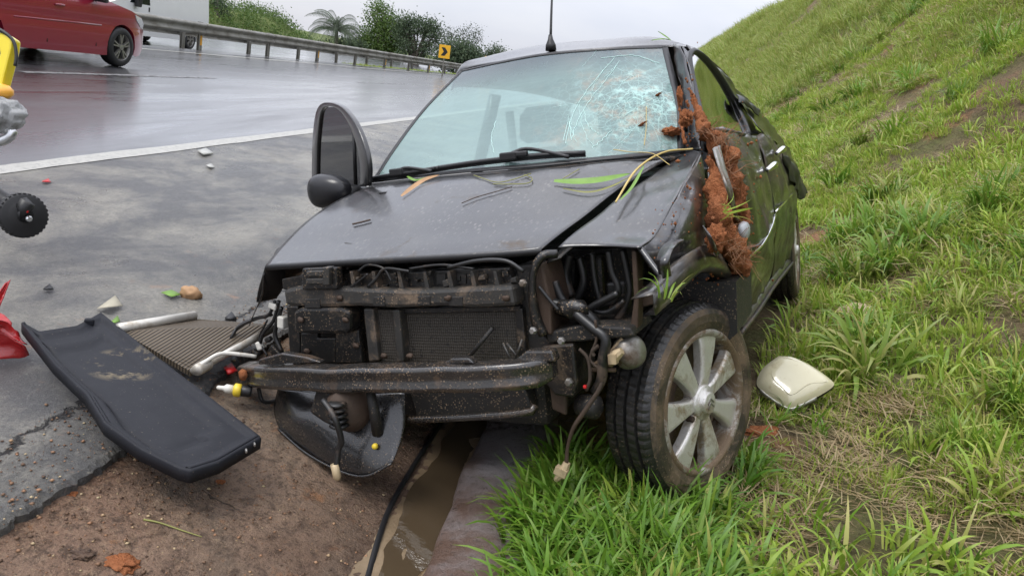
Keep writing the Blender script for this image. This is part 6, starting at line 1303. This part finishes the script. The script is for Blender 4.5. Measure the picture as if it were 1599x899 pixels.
# ---- big grass clumps on the bank
cl_src = [tuft('clump', MA['bladeD'], 150, .42, .010, 1.15, .16, 700, seg=6), tuft('clump', MA['bladeA'], 120, .34, .011, 1.2, .14, 701, seg=6), tuft('clump', MA['bladeA'], 110, .13, .0045, .9, .10, 702, seg=4)]
for k, (px, py, s, kind, lab) in enumerate([(1562, 78, 1.5, 1, 'big dark grass clump at the top right corner of the bank'), (1496, 155, .75, 1, 'dark green clump below the bare soil scar on the bank'), (1290, 55, 1.6, 0, 'tall yellowish clump near the bank skyline'), (1180, 62, 1.8, 0, 'tall pale clump at the left end of the bank skyline'), (1400, 20, 1.6, 0, 'tall clump at the top edge right of the skyline'), (1425, 512, 1.1, 2, 'fine dense tuft beside the flat pale stone'), (1330, 418, 1.1, 2, 'fine dense tuft right of the rear wheel'), (1385, 405, .9, 2, 'smaller fine tuft right of its neighbour above the stone'), (1540, 335, .8, 1, 'broad-leaved clump at the right edge mid height'), (1500, 700, .55, 1, 'broad-leaved clump on the lower right verge'), (1590, 640, .6, 1, 'broad-leaved clump cut by the right frame edge'), (1440, 345, .9, 2, 'fine round tuft in the middle of the slope')]):
    o = bpy.data.objects.new('grass_clump', cl_src[kind]); COL.objects.link(o); p = onland(px, py); o.location = tuple(p); o.scale = (s, s, s); o.rotation_euler = (0, -.3 if p[0] > 2 else 0, k*1.3); tag(o, lab, 'grass clump', 'grass clumps on the bank')

# ---- rescue stretcher at the left edge: only its foot end is in view
st = empty('stretcher', gz(35, 373), label='rescue stretcher with yellow frame and black caster, cut by the left frame edge', cat='stretcher'); s0 = np.array(st.location); D = 3.2
def sp(px, py, d=D): return dep(px, py, d)-s0
yel = simple('yellow enamel', (.78, .62, .02), .3, var=.08, coat=.4); org = simple('orange knob', (.85, .42, .06), .35, var=.1); alu = simple('satin aluminium', (.62, .63, .64), .28, .9, .08)
wc = sp(36, 337, 3.12); ax = M @ np.array([.80, .10, -.60]); wh = MB(); wh.lathe([(.012, -.022), (.060, -.024), (.066, -.018), (.084, -.020), (.092, -.012), (.094, 0), (.092, .012), (.084, .020), (.066, .018), (.060, .024), (.012, .022)], wc, ax, 40); wo = wh.build('caster_wheel', MA['tyre2'], st, smooth=True)
e1 = np.cross(ax, [0, 0, 1.]); e1 /= np.linalg.norm(e1); e2 = np.cross(ax, e1); m = MB()
for k in range(30):
    a = 2*PI*k/30
    for s in (-1, 1): m.box(wc+.0885*(math.cos(a)*e1+math.sin(a)*e2)+ax*.010*s, (.012, .010, .010), np.stack([ax, math.cos(a)*e1+math.sin(a)*e2, np.cross(ax, math.cos(a)*e1+math.sin(a)*e2)], 1))
m.build('tread_block', MA['tyre2'], wo)
fk = MB(); fk.tube(cr_spline([sp(-30, 295), sp(0, 312), sp(18, 322), wc+ax*.03], 12), np.linspace(.045, .03, 12), 10); fk.box(wc+ax*.036+np.array([-.02, 0, .02]), (.05, .03, .10), Matrix.Rotation(.6, 3, 'Y')); fk.build('caster_fork', MA['trim'], st, smooth=True, )
MB().lathe([(.013, 0), (.013, .012), (.008, .018)], wc+ax*.034+np.array([.01, 0, -.01]), ax, 8).build('axle_bolt', alu, st); MB().box(wc+ax*.055+np.array([-.015, 0, .03]), (.03, .008, .035)).build('brake_label', MA['red'], st, bev=.003)
tube('leg_tube', [sp(-120, 250), sp(-30, 296), sp(6, 312)], .022, alu, st, 12); tube('end_rail', [sp(-140, 225), sp(-20, 223), sp(8, 219), sp(20, 208), sp(6, 202), sp(-80, 205)], .021, alu, st, 12, 40)
V_ = [sp(-12, 50), sp(8, 52), sp(20, 60), sp(18, 76), sp(2, 138), sp(-14, 138), sp(0, 84), sp(-4, 64)]; back = M @ np.array([0, 0, .06]); n = 8
bevel(mesh('yellow_bracket', V_+[v+back for v in V_], [tuple(range(n)), tuple(range(n, 2*n))[::-1]]+[(i, n+i, n+(i+1) % n, (i+1) % n) for i in range(n)], yel, st, False), .008)
tube('black_strap', [sp(-10, 44), sp(8, 52), sp(22, 66), sp(26, 88), sp(24, 104)], [.012, .008, .007, .007, .007], MA['trim'], st, 6, 20)
MB().lathe([(.0, -.03), (.035, -.026), (.048, -.008), (.046, .010), (.030, .024), (.0, .03)], sp(2, 142), (0.1, 0, 1), 24).build('orange_knob', org, st, smooth=True)
wr = NT('clear wrap'); wr.set(Base_Color=(.60, .61, .61), Roughness=.22, Transmission_Weight=.45, Specular_IOR_Level=.6); wr.bump(wr.noise(24, 5, .7, None, 1.0), .9, .02); lump('wrapped_pad', sp(4, 180), (.085, .085, .075), wr.m, st, .22, 2.2, 4); lump('pad_core', sp(0, 186), (.06, .06, .055), MA['trim'], st, .1, 2, 3)
# the rest of the stretcher runs out of frame to the left
tube('side_rail', [sp(-140, 225), sp(-700, 260)], .021, alu, st, 10); MB().box(sp(-420, 200), (1.5, .5, .07), Matrix.Rotation(.75, 3, 'Z')).build('mattress', MA['trim'], st, bev=.03); tube('leg_tube', [sp(-600, 250), sp(-640, 430)], .022, alu, st, 10)
# ---- broken red lens by the left edge
rl_ = NT('red translucent plastic'); rl_.set(Base_Color=rl_.mix(rl_.noise(18, 6, .7), (.40, .012, .016), (.62, .05, .05)), Roughness=.18, Transmission_Weight=.35, Specular_IOR_Level=.6); rl_.bump(rl_.noise(14, 4), .5, .02)
rd = empty('broken_tail_lamp', gz(10, 558), label='broken red translucent lamp cover at the left frame edge', cat='lamp cover'); r0 = np.array(rd.location)
def rp(px, py, z): return gz(px, py, z)-r0
def shard(nm, A, B, amp=.01): return patch(nm, coons(A, B, [A[0], B[0]], [A[-1], B[-1]], 12, 14, .015, lambda u, v, p: amp*n3(p, 30)), rl_.m, rd, .003, 0)
shard('shell', [rp(-60, 560, .01), rp(0, 560, .01), rp(46, 556, .01)], [rp(-60, 520, .10), rp(-5, 518, .10), rp(42, 540, .06)]); shard('shell', [rp(-60, 520, .10), rp(-5, 518, .10), rp(42, 540, .06)], [rp(-60, 505, .16), rp(0, 500, .14), rp(28, 518, .09)])
shard('upright_strip', [rp(-30, 505, .10), rp(-8, 500, .10)], [rp(8, 443, .20), rp(17, 437, .21)], .004); shard('shell', [rp(-50, 505, .12), rp(0, 508, .12), rp(26, 518, .09)], [rp(-50, 480, .12), rp(0, 490, .12), rp(16, 506, .10)])
